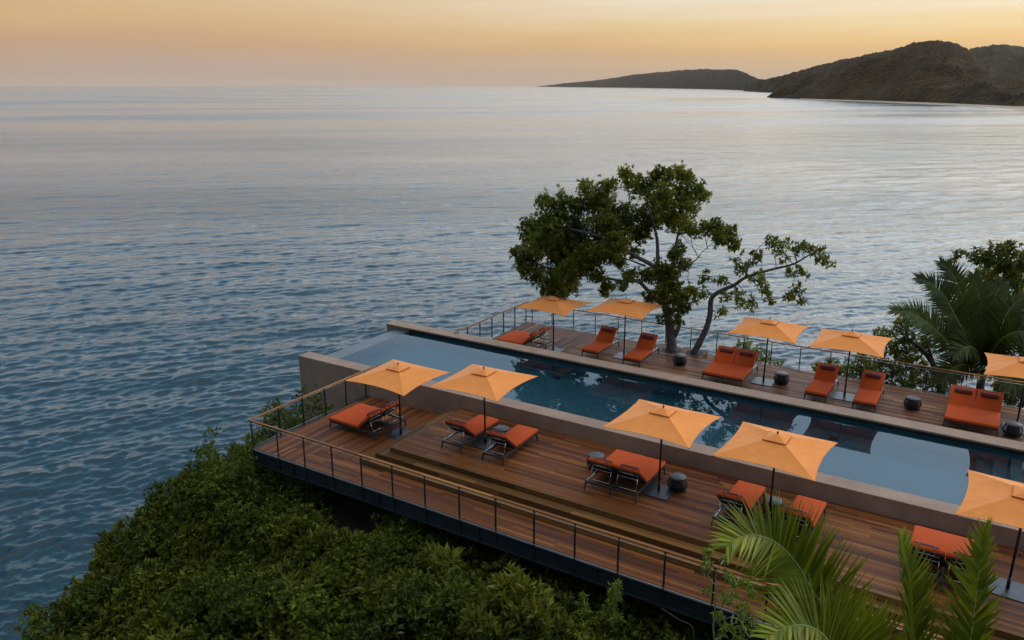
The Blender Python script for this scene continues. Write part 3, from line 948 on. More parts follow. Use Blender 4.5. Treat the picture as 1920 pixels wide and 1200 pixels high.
SPC = 1.2225
railing('front_railing', 'long front railing with brown wooden handrail above the scrub slope', (RX + 0.03, RY - 0.06, 0), (XR, RY - 0.06, 0), [SPC * k for k in range(20) if RX + SPC * k < XR], drop=0.5, over0=0.08, side=-1)
railing('left_railing', 'short railing with wooden handrail closing the near left terrace', (RX - 0.05, RY + 0.12, 0), (RX - 0.05, 21.98, 0), [1.1 + 1.1 * k for k in range(5)], drop=0.3, over0=0.18, over1=0.75, side=1)
railing('rear_railing', 'long dark rear railing with thin brown handrail facing the open sea', (-20.24, FY - 0.04, 0), (XR, FY - 0.04, 0), [0.0] + [20.24 - 19.06 + SPC * k for k in range(19) if -19.06 + SPC * k < XR], postm='black', over0=0.4, side=-1, pw=0.042)
rl = railing('rear_left_railing', 'short railing with pale handrail closing the rear left terrace', (RX - 0.04, 28.9, 0), (RX - 0.04, FY, 0), [0.0, 1.02, 2.05, 3.1, 4.15, 5.24], postm='black', over0=1.0, side=1)
# the corner post is doubled and tied with two short bars
for z in (0.32, 0.86):
    MB().bar((0.0, 5.24, z), (0.33, 5.24, z), 0.03, 0.04).build('tie_bar', M['black'], rl)

# ------------------------------------------------------------------ parasols
def make_parasol():
    root = empty('parasol')
    h = 1.275; zc = 2.18; zp = 2.56; vin = 0.30
    MB().box((-0.40, -0.40, 0.0), (0.40, 0.40, 0.028)).build('base_plate', M['plate'], root, bevel=0.004)
    MB().tube([(0, 0, 0.028), (0, 0, 2.60)], 0.03, 12).build('pole', M['black'], root, True)
    MB().tube([(0, 0, 0.03), (0, 0, 0.34)], 0.040, 12).build('pole_sleeve', M['black'], root, True)
    MB().tube([(0, 0, 2.62), (0, 0, 2.66), (0, 0, 2.70)], [0.018, 0.03, 0.008], 10).build('finial', M['black'], root, True)
    MB().tube([(0.03, -0.02, 1.05), (0.10, -0.05, 1.05), (0.10, -0.05, 0.96)], 0.012, 6).build('crank', M['black'], root, True)
    # canopy: four sagging panels with hollow edges
    mb = MB(); ns, ntt = 14, 8
    for q in range(4):
        ca, sa = math.cos(q * math.pi / 2), math.sin(q * math.pi / 2)
        vs = []
        for j in range(ntt + 1):
            t_ = 0.06 + 0.94 * j / ntt
            for i in range(ns + 1):
                s = -1 + 2 * i / ns
                y = t_ * (h - 0.11 * (1 - s * s) * t_ ** 2); x = s * t_ * h
                z = zp + (zc - zp) * (t_ ** 1.08) - 0.035 * (1 - s * s) * math.sin(math.pi * t_) + 0.035 * (1 - s * s) * t_ ** 3
                vs.append((x * ca - y * sa, x * sa + y * ca, z))
        mb.add(vs, [(j * (ns + 1) + i, j * (ns + 1) + i + 1, (j + 1) * (ns + 1) + i + 1, (j + 1) * (ns + 1) + i) for j in range(ntt) for i in range(ns)])
    can = mb.build('canopy', M['canopy'], root, True)
    tr = MB()
    for q in range(4):
        ca, sa = math.cos(q * math.pi / 2), math.sin(q * math.pi / 2)
        e = []
        for i in range(ns + 1):
            s = -1 + 2 * i / ns; y = h - 0.11 * (1 - s * s); x = s * h; z = zc + 0.035 * (1 - s * s)
            e.append((x * ca - y * sa, x * sa + y * ca, z))
        tr.tube(e, 0.006, 5)
    tr.build('hem', M['canopy'], can, True)
    # vent cap
    vb = MB(); ve = MB()
    for q in range(4):
        ca, sa = math.cos(q * math.pi / 2), math.sin(q * math.pi / 2)
        R_ = lambda x, y, z: (x * ca - y * sa, x * sa + y * ca, z)
        zv = zp + (zc - zp) * (vin / h) + 0.034
        pts = []
        for j in range(5):
            t_ = j / 4
            for i in range(7):
                s = -1 + 2 * i / 6
                pts.append(R_(s * vin * t_, vin * t_ * (1 - 0.04 * (1 - s * s)), 2.615 + (zv - 2.615) * t_ + 0.008 * math.cos(s * 15) * t_ * (1 - t_) * 4))
        vb.add(pts, [(j * 7 + i, j * 7 + i + 1, (j + 1) * 7 + i + 1, (j + 1) * 7 + i) for j in range(4) for i in range(6)])
        ve.tube([R_(-vin, vin, zv - 0.004), R_(0, vin * 0.96, zv - 0.004), R_(vin, vin, zv - 0.004)], 0.008, 5)
    vo = vb.build('vent_cap', M['canopy'], root, True)
    ve.build('vent_trim', M['trim'], vo, True)
    for q in range(4):
        a = math.pi / 4 + q * math.pi / 2
        c_, s_ = math.cos(a), math.sin(a); r2 = h * math.sqrt(2)
        MB().bar((0.05 * c_, 0.05 * s_, zp - 0.04), (r2 * 0.985 * c_, r2 * 0.985 * s_, zc - 0.022), 0.018, 0.022).build('rib', M['black'], root)
        MB().bar((0.05 * c_, 0.05 * s_, 1.93), (0.5 * r2 * c_, 0.5 * r2 * s_, zp + (zc - zp) * 0.5 - 0.05), 0.014, 0.018).build('strut', M['black'], root)
    MB().tube([(0, 0, 1.88), (0, 0, 1.98)], 0.055, 10).build('runner', M['black'], root, True)
    return root


par = make_parasol()
PARS = [(-17.1, 19.85, 0.0, 'apricot parasol over the double lounger on the near left terrace'),
        (-13.59, 19.97, ZU, 'apricot parasol standing between two single loungers beside the front steps corner'),
        (-7.52, 19.97, ZU, 'apricot parasol over the front double lounger that has a stool at each side'),
        (-4.35, 19.93, ZU, 'apricot parasol over the two front loungers behind the big palm frond'),
        (1.20, 19.90, ZU, 'apricot parasol cut off by the right edge, in front of the pool'),
        (-17.1, 30.80, 0.0, 'apricot parasol with leafy twigs hanging over it on the rear left terrace'),
        (-13.42, 30.50, ZU, 'apricot parasol behind the pool, touched by the grey tree trunk foliage'),
        (-7.42, 30.60, ZU, 'apricot parasol over the rear double lounger just right of the leaning tree'),
        (-4.38, 30.62, ZU, 'apricot parasol behind the pool, right next to the bushy trees'),
        (1.18, 30.62, ZU, 'apricot parasol cut off by the right edge, behind the pool')]
for i, (x, y, z, lab) in enumerate(PARS):
    o = par if i == 0 else copy_tree(par)
    o.location = (x, y, z); o.rotation_euler = (math.radians(random.uniform(-0.7, 0.7)), math.radians(random.uniform(-0.7, 0.7)), math.radians(random.uniform(-2.2, 2.2)))
    tag(o, lab, 'parasol', 'apricot parasols around the pool')

# ------------------------------------------------------------------ loungers: head at -y, feet at +y, origin on the deck
HINGE = -0.30


def pad(lo, hi, r=0.045):
    """upholstered block: rounded in plan and at its edges"""
    return MB().box(lo, hi), r


def make_lounger(double, ang):
    root = empty('double_sun_lounger' if double else 'sun_lounger')
    w = 1.62 if double else 0.78
    x0, x1 = -w / 2, w / 2
    y0, y1 = -1.08, 1.06
    # frame
    f = MB(); zt = 0.255
    for x in ((x0, x1, 0.0) if double else (x0, x1)):
        xs = x + 0.022 if x < 0 else (x - 0.022 if x > 0 else 0)
        f.bar((xs, y0, zt), (xs, y1, zt), 0.045, 0.06)
    for y in (y0, y1):
        f.bar((x0 + 0.046, y, zt - 0.002), (x1 - 0.046, y, zt - 0.002), 0.045, 0.058)
    for y in (-0.2, 0.35, 0.8):
        f.bar((x0 + 0.046, y, zt - 0.012), (x1 - 0.046, y, zt - 0.012), 0.03, 0.03)
    f.build('frame', M['frame'], root)
    for sx in ((x0 + 0.03, x1 - 0.03, 0.0) if double else (x0 + 0.03, x1 - 0.03)):
        for sy, d in ((y0 + 0.02, -1), (y1 - 0.04, 1)):
            dx = 0.03 * (1 if sx > 0 else -1 if sx < 0 else 0)
            MB().tube([(sx, sy, zt), (sx + dx, sy + 0.05 * d, 0.0)], [0.034, 0.021], 6).build('leg', M['frame'], root)
    # seat cushion
    MB().box((x0 - 0.005, HINGE, zt + 0.032), (x1 + 0.005, y1 + 0.045, zt + 0.152)).build('seat_cushion', M['cushion'], root, True, 0.038, 3)
    xb = [(x0 - 0.005, -0.008), (0.008, x1 + 0.005)] if double else [(x0 - 0.005, x1 + 0.005)]
    R = Matrix.Translation((0, HINGE, zt + 0.04)) @ Matrix.Rotation(-ang, 4, 'X')
    LB = 0.86
    for (a, b) in xb:
        m = MB().box((a, -LB, 0.0), (b, 0.02, 0.105), R)
        bk = m.build('back_cushion', M['cushion'], root, True, 0.034, 3)
        MB().box((a + 0.03, -LB + 0.03, -0.03), (b - 0.03, 0.0, -0.004), R).build('back_panel', M['sling'], root)
        c = (a + b) / 2; pw = min(0.56, b - a - 0.16)
        # pillow hung over the top of the backrest by two straps
        pl = MB().lathe([(0.012, -pw / 2), (0.062, -pw / 2 + 0.01), (0.075, -pw / 2 + 0.05), (0.078, 0), (0.075, pw / 2 - 0.05), (0.062, pw / 2 - 0.01), (0.012, pw / 2)], 14)
        Mx = R @ Matrix.Translation((c, -LB + 0.22, 0.135)) @ Matrix.Scale(1.25, 4, (0, 1, 0)) @ Matrix.Rotation(math.pi / 2, 4, 'Y')
        pl.v = [tuple(Mx @ Vector(p)) for p in pl.v]
        pil = pl.build('pillow', M['pillow'], root, True)
        for sx in (c - pw * 0.32, c + pw * 0.32):
            pts = [R @ Vector((sx, y_, z_)) for (y_, z_) in ((-LB + 0.20, 0.20), (-LB + 0.06, 0.125), (-LB + 0.0, 0.118), (-LB - 0.016, 0.10), (-LB - 0.018, -0.02), (-LB + 0.03, -0.045), (-LB + 0.10, -0.05))]
            sm = MB()
            for i in range(len(pts) - 1):
                sm.bar(pts[i], pts[i + 1], 0.035, 0.006)
            sm.build('strap', M['strap'], pil)
        ra = [R @ Vector((c - pw * 0.36, -LB + 0.10, -0.055)), R @ Vector((c + pw * 0.36, -LB + 0.10, -0.055))]
        MB().tube(ra, 0.010, 6).build('strap_rod', M['chrome'], pil, True)
        # steel prop behind the back
        xi0, xi1 = a + 0.10, b - 0.10
        hp = R @ Vector((0, -0.62, -0.035)); lp = Vector((0, -0.92, zt + 0.03))
        pr = MB()
        for xx in (xi0, xi1): pr.tube([(xx, hp.y, hp.z), (xx, lp.y, lp.z)], 0.009, 6)
        pr.tube([(xi0, lp.y, lp.z), (xi1, lp.y, lp.z)], 0.009, 6)
        q = Vector((0, hp.y * 0.75 + lp.y * 0.25, hp.z * 0.75 + lp.z * 0.25))
        pr.tube([(xi0, q.y, q.z), (xi1, q.y, q.z)], 0.009, 6); pr.tube([(xi0, hp.y, hp.z), (xi1, hp.y, hp.z)], 0.009, 6)
        pr.build('back_prop', M['chrome'], root, True)
        tr_ = MB()
        for xx in (xi0 - 0.03, xi1 + 0.03): tr_.bar((xx, -1.05, zt + 0.036), (xx, -0.55, zt + 0.036), 0.014, 0.012)
        tr_.build('ratchet_track', M['chrome'], root)
    return root


A40, A33 = math.radians(42), math.radians(36)
sg = make_lounger(False, A40); db = make_lounger(True, A40)
g1 = 'single sun loungers by the pool'; g2 = 'double sun loungers by the pool'
SING = [(-14.20, 20.05, ZU, 0, 'single orange lounger nearest the corner of the front steps, left of its parasol pole'),
        (-12.64, 20.05, ZU, 0, 'single orange lounger on the front deck just right of the second parasol pole'),
        (-5.18, 20.05, ZU, 0, 'single orange lounger on the front deck above the tip of the big palm frond'),
        (-3.54, 20.05, ZU, 0, 'single orange lounger partly hidden by the big palm frond'),
        (-14.58, 30.58, ZU, math.pi, 'single orange lounger behind the pool, left of the parasol under the tree'),
        (-12.66, 30.58, ZU, math.pi, 'single orange lounger behind the pool in front of the grey tree trunk'),
        (-5.22, 30.58, ZU, math.pi, 'single orange lounger behind the pool, left of the parasol by the bushes'),
        (-3.54, 30.60, ZU, math.pi, 'single orange lounger behind the pool, right of the parasol by the bushes')]
for i, (x, y, z, rz, lab) in enumerate(SING):
    o = sg if i == 0 else copy_tree(sg)
    o.location = (x + random.uniform(-0.02, 0.02), y + random.uniform(-0.03, 0.03), z); o.rotation_euler = (0, 0, rz + math.radians(random.uniform(-1.2, 1.2))); tag(o, lab, 'sun lounger', g1)
DOUB = [(-18.56, 19.75, 0.0, math.pi / 2, 'double orange lounger facing the sea on the near left terrace'),
        (-8.60, 20.05, ZU, 0, 'double orange lounger on the front deck between two dark stools'),
        (-0.14, 20.05, ZU, 0, 'double orange lounger on the front deck behind the two upright palm fronds'),
        (-18.56, 30.72, 0.0, math.pi / 2, 'double orange lounger facing the sea on the rear left terrace'),
        (-8.77, 30.58, ZU, math.pi, 'double orange lounger behind the pool beside the leaning tree'),
        (-0.15, 30.60, ZU, math.pi, 'double orange lounger behind the pool at the right edge')]
for i, (x, y, z, rz, lab) in enumerate(DOUB):
    o = db if i == 0 else copy_tree(db)
    o.location = (x, y, z); o.rotation_euler = (0, 0, rz); tag(o, lab, 'sun lounger', g2)

# ------------------------------------------------------------------ woven stools
def make_stool():
    root = empty('woven_stool')
    prof = [(0.205, 0.0), (0.245, 0.06), (0.285, 0.17), (0.295, 0.235), (0.275, 0.31), (0.225, 0.405)]
    pr = np.array(prof)
    rad = lambda z: float(np.interp(z, pr[:, 1], pr[:, 0]))
    MB().lathe([(0.225, 0.405), (0.238, 0.415), (0.238, 0.432), (0.228, 0.442), (0.0, 0.444)][:-1], 28).build('top', M['stooltop'], root, True)
    MB().lathe([(0.20, 0.0), (0.225, 0.008), (0.225, 0.02), (0.20, 0.026)], 24).build('base_ring', M['rattan'], root)
    wv = MB()
    for d in (1, -1):
        for k in range(13):
            pts = []
            for j in range(9):
                z = 0.01 + 0.40 * j / 8; a = 2 * math.pi * k / 13 + d * 0.62 * j / 8
                pts.append((rad(z) * math.cos(a), rad(z) * math.sin(a), z))
            wv.tube(pts, 0.011, 4, False)
    for z in (0.07, 0.17, 0.235, 0.31, 0.37):
        wv.tube([(rad(z) * math.cos(a), rad(z) * math.sin(a), z) for a in np.linspace(0, 2 * math.pi, 25)], 0.010, 4, False)
    wv.build('weave', M['rattan'], root, True)
    MB().lathe([(0.17, 0.02), (0.20, 0.2), (0.17, 0.40)], 16).build('core', M['sling'], root, True)
    return root


st = make_stool()
STO = [(-9.72, 20.35, 'dark woven stool half hidden left of the front double lounger'), (-7.10, 20.36, 'dark woven stool right of the front double lounger beside the parasol pole'),
       (-13.28, 20.50, 'dark woven stool between the two single loungers near the steps corner'), (-4.37, 20.42, 'dark woven stool between two front loungers above the big palm frond'),
       (-10.98, 30.78, 'dark woven stool in front of the two tree trunks'), (-6.78, 30.80, 'dark woven stool beside a pale parasol base plate behind the pool'),
       (-2.07, 30.72, 'dark woven stool standing alone between lounger and double lounger behind the pool'), (1.08, 29.95, 'dark woven stool at the right edge below the parasol pole')]
for i, (x, y, lab) in enumerate(STO):
    o = st if i == 0 else copy_tree(st)
    o.location = (x, y, ZU); o.rotation_euler = (0, 0, i * 0.7); tag(o, lab, 'stool', 'dark woven stools')

# ------------------------------------------------------------------ trees
def limb(mb, pts, r0, r1, n=9, wob=0.0, seed=0):
    """smooth tapered limb through the given points"""
    P = [Vector(p) for p in pts]; out = []
    for i in range(len(P) - 1):
        a = P[max(i - 1, 0)]; b = P[i]; c = P[i + 1]; d = P[min(i + 2, len(P) - 1)]
        for k in range(4):
            u = k / 4
            out.append(0.5 * ((2 * b) + (c - a) * u + (2 * a - 5 * b + 4 * c - d) * u * u + (-a + 3 * b - 3 * c + d) * u ** 3))
    out.append(P[-1])
    m = len(out)
    rad = [r0 + (r1 - r0) * (i / (m - 1)) ** 0.8 for i in range(m)]
    if wob:
        g = random.Random(seed); rad = [r * (1 + g.uniform(-wob, wob)) for r in rad]
    mb.tube(out, rad, n)
    return out


def tree(name, label, cat, base, limbs, blobs, Y, leafm, barkm, dens, L, Wd, nl=8, seed=1, depthf=0.8, group=None, twigs=True, depths=None):
    """limbs: lists of (px, py, y) with end radii; blobs: (px, py, radius px[, y offset])"""
    root = empty(name, base); tag(root, label, cat, group)
    B = Vector(base); g = np.random.default_rng(seed)
    mb = MB(); nodes = []
    for (pts, r0, r1) in limbs:
        W_ = [p if isinstance(p, Vector) else at(p[0], p[1], Y + (p[2] if len(p) > 2 else 0)) for p in pts]
        nodes += limb(mb, [p - B for p in W_], r0, r1, 9, 0.06, seed)
    tw = MB(); parts = []
    for bl in blobs:
        px, py, rp = bl[:3]; dy = bl[3] if len(bl) > 3 else float(g.uniform(-1, 1)) * depthf
        c = at(px, py, Y + dy); k = (c - CAM).dot(cF) / F; r = rp * k
        c = c - B
        if twigs:
            nd = min(nodes, key=lambda q: (q - c).length)
            mid = (nd + c) / 2 + Vector(g.uniform(-0.12, 0.12, 3)) * (c - nd).length
            limb(tw, [nd, mid, c], 0.035 if r > 0.5 else 0.02, 0.010, 5)
        n = max(6, int(dens * r * r))
        d = unit(g, n); rad = np.abs(g.normal(0.74, 0.27, n))
        lump = 1 + 0.25 * np.sin(d[:, 0] * 4.1 + px) * np.sin(d[:, 2] * 3.7 + py)
        pos = np.array(c) + d * (rad * lump)[:, None] * np.array([r, r * 0.9, r * 0.92])
        if twigs:
            for q in range(min(n, 5 if r > 0.5 else 3)):
                limb(tw, [c, (c + Vector(pos[q])) / 2 + Vector(g.uniform(-0.06, 0.06, 3)), Vector(pos[q])], 0.012, 0.004, 4)
        parts.append(rosettes(g, pos, d * 0.8 + np.array([0, 0, 0.35]), nl, L, Wd))
    mb.build('trunk', M[barkm], root, True)
    if tw.v: tag(tw.build('branches', M[barkm], root, True), kind='stuff')
    V, Fq = merge(parts)
    tag(np_obj('crown', V, Fq, M[leafm], root), kind='stuff')
    return root


Z8 = lambda x, y: (920 + x / 2.8235, 290 + y / 2.8235)          # notes were taken on an enlarged view


def zl(pts): return [(*Z8(p[0], p[1]), *(p[2:])) for p in pts]


T1Y, T2Y = 32.47, 32.61
big = [(300, 430, 105), (200, 560, 72), (240, 470, 75), (330, 340, 95), (200, 380, 50), (560, 250, 80), (500, 170, 45), (600, 170, 40), (640, 160, 35), (450, 480, 110), (380, 600, 90), (330, 690, 62), (420, 690, 50), (250, 640, 60), (180, 600, 45), (600, 400, 110), (520, 560, 75), (700, 330, 95), (680, 440, 70), (620, 520, 60), (560, 640, 45),
       (740, 130, 50), (710, 105, 32), (800, 170, 60), (880, 130, 55), (895, 90, 32), (960, 110, 45), (1020, 110, 48), (1050, 130, 35), (900, 220, 85), (1000, 220, 75), (1090, 190, 45), (1130, 215, 38), (1060, 270, 50), (850, 330, 90), (950, 330, 80), (1010, 350, 55), (790, 420, 60), (1060, 400, 42), (1130, 390, 42), (1190, 380, 50), (1250, 430, 50), (1290, 480, 38), (1210, 440, 40), (1270, 400, 30),
       (440, 380, 80), (380, 250, 55), (290, 250, 45), (460, 270, 60), (140, 520, 35), (370, 740, 30), (300, 720, 32), (620, 690, 40), (600, 735, 25), (690, 570, 40), (740, 640, 42), (700, 690, 30), (820, 640, 45), (900, 620, 60, -0.4), (940, 690, 70, -0.5), (1000, 740, 62, -0.4), (890, 740, 45, -0.4), (960, 800, 50, -0.5), (1030, 810, 35, -0.3), (900, 880, 22, -0.3), (990, 880, 28, -0.3), (980, 540, 42), (1020, 580, 38), (1000, 500, 30), (960, 620, 45, -0.3), (840, 760, 35), (1070, 720, 30), (760, 520, 35)]
gx = np.random.default_rng(9)
for _ in range(34):                                  # fill the left half of the crown between the tufts
    a_, b_ = big[gx.integers(0, 21)], big[gx.integers(0, 21)]
    if math.hypot(a_[0] - b_[0], a_[1] - b_[1]) < 260: big.append(((a_[0] + b_[0]) / 2 + gx.uniform(-15, 15), (a_[1] + b_[1]) / 2 + gx.uniform(-15, 15), gx.uniform(45, 75)))
tree('grey_barked_tree', 'large tree with dense dark crown growing through the rear deck', 'tree', (TREES[0][0], TREES[0][1], ZU),
     [(zl([(960, 1050), (955, 960), (945, 880), (925, 800), (905, 700), (890, 620)]), 0.25, 0.15),
      (zl([(895, 650), (860, 590), (790, 550), (700, 500, -0.3), (600, 440, -0.6), (450, 400, -0.8), (330, 380, -0.6)]), 0.125, 0.03),
      (zl([(890, 640), (885, 560, 0.2), (880, 440, 0.4), (850, 330, 0.5), (830, 230, 0.6), (880, 140, 0.6)]), 0.11, 0.025),
      (zl([(905, 680), (960, 610, 0.2), (980, 480, 0.5), (1010, 330, 0.8), (1020, 180, 0.9)]), 0.10, 0.03),
      (zl([(915, 800), (860, 750), (780, 670, -0.3), (700, 670, -0.6), (620, 655, -0.8), (500, 640, -1.0), (380, 640, -1.0)]), 0.11, 0.03),
      (zl([(965, 625), (1030, 600), (1100, 545)]), 0.055, 0.02),
      (zl([(975, 960), (1000, 900), (1000, 850), (985, 760)]), 0.11, 0.05),
      (zl([(1000, 420, 0.6), (1100, 400, 0.8), (1200, 400, 0.9), (1270, 450, 0.9)]), 0.05, 0.02),
      (zl([(985, 400, .5), (1050, 470, .5), (1100, 530, .5), (1130, 580, .4)]), 0.014, 0.004),
      (zl([(985, 400, .5), (1030, 440, .5), (1090, 480, .5), (1150, 500, .4)]), 0.012, 0.004),
      (zl([(820, 590, -0.1), (740, 560, -0.3), (680, 540, -0.3)]), 0.05, 0.02)],
     [(*Z8(b[0], b[1]), b[2] / 2.8235, *(b[3:])) for b in big], T1Y, 'treeleaf', 'bark', 430, 0.155, 0.070, 9, 21, 1.5)
small = [(1120, 655, 26), (1150, 640, 18), (1200, 662, 26), (1240, 670, 18), (1120, 735, 30), (1090, 770, 22), (1250, 755, 30), (1300, 745, 32), (1320, 790, 24), (1370, 785, 28), (1370, 815, 16), (1330, 610, 36), (1310, 560, 24), (1420, 650, 40), (1440, 700, 34), (1460, 745, 28), (1480, 770, 16), (1390, 560, 34), (1420, 530, 26), (1500, 475, 36), (1470, 450, 22), (1540, 500, 34), (1570, 470, 24), (1560, 560, 24), (1640, 500, 34), (1610, 530, 24), (1660, 480, 18), (1720, 540, 34), (1760, 560, 26), (1800, 570, 24), (1620, 620, 30), (1650, 640, 22), (1580, 620, 16), (1600, 735, 32), (1640, 715, 28), (1650, 770, 24), (1570, 755, 16), (1215, 835, 20), (1230, 820, 14), (1700, 500, 20), (1740, 510, 16)]
tree('leaning_tree', 'slender tree leaning right with sparse leaf tufts beside the large tree', 'tree', (TREES[1][0], TREES[1][1], ZU),
     [(zl([(1075, 1050), (1110, 985), (1145, 910), (1162, 840), (1168, 765), (1210, 725), (1290, 690), (1350, 650), (1480, 610), (1600, 580), (1680, 535), (1745, 500)]), 0.165, 0.02),
      (zl([(1350, 650), (1360, 600), (1385, 570)]), 0.06, 0.02), (zl([(1600, 580), (1640, 590), (1610, 640), (1605, 720)]), 0.02, 0.008),
      (zl([(1180, 745), (1150, 720), (1120, 680)]), 0.03, 0.01), (zl([(1290, 690), (1240, 670), (1180, 665)]), 0.03, 0.01)],
     [(*Z8(b[0], b[1]), b[2] / 2.8235, *(b[3:])) for b in small], T2Y, 'treeleaf', 'bark', 190, 0.19, 0.078, 8, 22, 0.5)

# right-hand planting beyond the rear railing
tree('broadleaf_tree', 'bushy broadleaf tree behind the rear railing, left of the tall palm', 'tree', at(1768, 752, 36.6),
     [([(1768, 752), (1760, 715), (1748, 680), (1722, 650), (1695, 635)], 0.19, 0.06), ([(1757, 705), (1735, 690), (1700, 690), (1670, 700)], 0.08, 0.03), ([(1750, 680), (1740, 650), (1735, 630)], 0.08, 0.03)],
     [(1665, 622, 15), (1645, 626, 10), (1690, 612, 17), (1705, 606, 14), (1700, 636, 22), (1680, 660, 22), (1715, 665, 24), (1652, 678, 18), (1640, 700, 18), (1735, 645, 20), (1735, 690, 18), (1700, 690, 22), (1670, 690, 22), (1665, 720, 20), (1695, 720, 22), (1725, 725, 18), (1750, 715, 14), (1745, 740, 14), (1625, 690, 14), (1660, 645, 12), (1780, 740, 16), (1715, 700, 18), (1650, 720, 14)],
     36.6, 'treeleaf', 'darkbark', 165, 0.18, 0.08, 8, 31, 0.8)
tree('broadleaf_tree', 'tall broadleaf tree behind the palm at the right edge', 'tree', at(1925, 760, 42.0),
     [([(1925, 760), (1920, 680), (1915, 610), (1905, 545)], 0.25, 0.12), ([(1915, 560), (1885, 555), (1850, 560), (1835, 570)], 0.07, 0.03), ([(1905, 545), (1885, 510), (1870, 485)], 0.08, 0.02), ([(1905, 550), (1920, 505), (1930, 480)], 0.08, 0.02)],
     [(1862, 480, 22), (1885, 470, 18), (1898, 466, 14), (1840, 486, 16), (1822, 478, 12), (1800, 476, 9), (1790, 484, 7), (1880, 505, 26), (1905, 500, 24), (1918, 485, 20), (1850, 510, 18), (1860, 530, 20), (1915, 530, 24), (1890, 535, 22), (1915, 560, 20), (1880, 570, 18), (1860, 590, 20), (1910, 600, 22), (1885, 610, 22), (1920, 640, 22), (1895, 720, 18), (1915, 740, 18), (1885, 745, 16), (1905, 765, 16), (1875, 720, 14)],
     42.0, 'treeleaf', 'bark', 150, 0.22, 0.10, 8, 32, 0.9)
tree('shrub', 'glossy light green shrub with leaf rosettes behind a lounger and the rear railing', 'shrub', at(1590, 735, 35.3),
     [([(1590, 740), (1585, 715), (1575, 700)], 0.04, 0.02), ([(1592, 735), (1605, 705), (1612, 690)], 0.04, 0.02)],
     [(1562, 682, 10), (1578, 690, 12), (1570, 702, 12), (1550, 702, 9), (1590, 700, 12), (1600, 685, 12), (1615, 678, 12), (1622, 700, 14), (1605, 712, 14), (1585, 716, 12), (1535, 690, 6), (1615, 665, 10), (1630, 680, 12)],
     35.3, 'youngleaf', 'darkbark', 110, 0.24, 0.075, 9, 33, 0.4)
tree('shrub', 'round green shrub just beyond the rear railing behind the double lounger', 'shrub', at(1415, 690, 35.6),
     [([(1415, 700), (1410, 675), (1400, 655)], 0.04, 0.015)],
     [(1392, 642, 9), (1384, 654, 9), (1403, 646, 11), (1412, 658, 12), (1398, 660, 11), (1425, 660, 10), (1436, 670, 11), (1448, 680, 9), (1456, 690, 7), (1430, 685, 10), (1462, 684, 5), (1415, 675, 11)],
     35.6, 'treeleaf', 'darkbark', 130, 0.17, 0.07, 8, 34, 0.4)
tree('shrub', 'yellow green shrub outside the near left railing corner', 'shrub', at(530, 850, 20.2),
     [([(530, 850), (528, 815), (522, 790)], 0.05, 0.02), ([(532, 840), (548, 805)], 0.04, 0.02)],
     [(513, 762, 12), (525, 766, 12), (500, 780, 13), (518, 782, 16), (538, 778, 14), (552, 785, 13), (530, 798, 18), (508, 802, 16), (552, 803, 14), (492, 800, 12), (520, 820, 18), (545, 822, 14), (485, 815, 12), (565, 792, 8), (500, 830, 16), (478, 835, 10)],
     20.2, 'leaf3', 'darkbark', 190, 0.15, 0.07, 8, 35, 0.6)

# young tree and two rosette plants in front of the front railing
Z4 = lambda x, y: (1000 + x / 4, 900 + y / 4)
tree('sapling', 'young tree with bright yellow green leaf tufts in front of the railing', 'sapling', at(1342, 1215, 15.2),
     [([Z4(1370, 1260), Z4(1350, 1120), Z4(1360, 980), Z4(1370, 880), Z4(1370, 780)], 0.022, 0.012), ([Z4(1370, 790), Z4(1320, 740), Z4(1300, 680), Z4(1300, 560)], 0.012, 0.006), ([Z4(1360, 760), Z4(1380, 670), Z4(1430, 610)], 0.010, 0.005), ([Z4(1370, 790), Z4(1430, 780), Z4(1450, 740)], 0.010, 0.005), ([Z4(1365, 900), Z4(1450, 920), Z4(1560, 900), Z4(1630, 830)], 0.010, 0.005), ([Z4(1355, 1050), Z4(1450, 1040), Z4(1540, 990)], 0.012, 0.005)],
     [(*Z4(1300, 530), 9), (*Z4(1320, 555), 7), (*Z4(1300, 640), 8), (*Z4(1290, 665), 6), (*Z4(1435, 600), 7), (*Z4(1445, 725), 9), (*Z4(1490, 750), 10), (*Z4(1520, 775), 7), (*Z4(1450, 850), 11), (*Z4(1490, 880), 11), (*Z4(1450, 905), 9), (*Z4(1295, 830), 7), (*Z4(1600, 780), 7), (*Z4(1640, 830), 8), (*Z4(1650, 860), 6), (*Z4(1380, 1020), 10), (*Z4(1400, 1040), 8), (*Z4(1540, 980), 11), (*Z4(1580, 940), 9), (*Z4(1480, 1090), 12), (*Z4(1560, 1070), 13), (*Z4(1620, 1040), 11), (*Z4(1500, 1160), 14), (*Z4(1600, 1150), 14), (*Z4(1420, 1150), 10)],
     15.2, 'youngleaf', 'rachis', 300, 0.115, 0.05, 6, 36, 0.35)
for k, (cols, lab) in enumerate(([[(620, 800), (615, 850), (590, 880), (560, 980), (560, 1060), (640, 1040), (600, 960)], 'bright leafy plant growing just under the steel beam'], [[(380, 900), (375, 950), (390, 1010), (400, 1060)], 'smaller bright leafy plant lower left of the other under the beam'])):
    tree('leafy_plant', lab, 'plant', at(*Z4(cols[-1][0], 1130), 15.4),
         [([Z4(cols[-1][0], 1130), Z4(*cols[-1]), Z4(*cols[0])], 0.012, 0.006)], [(*Z4(*c), 8) for c in cols], 15.4, 'youngleaf', 'rachis', 260, 0.16, 0.045, 8, 40 + k, 0.2)
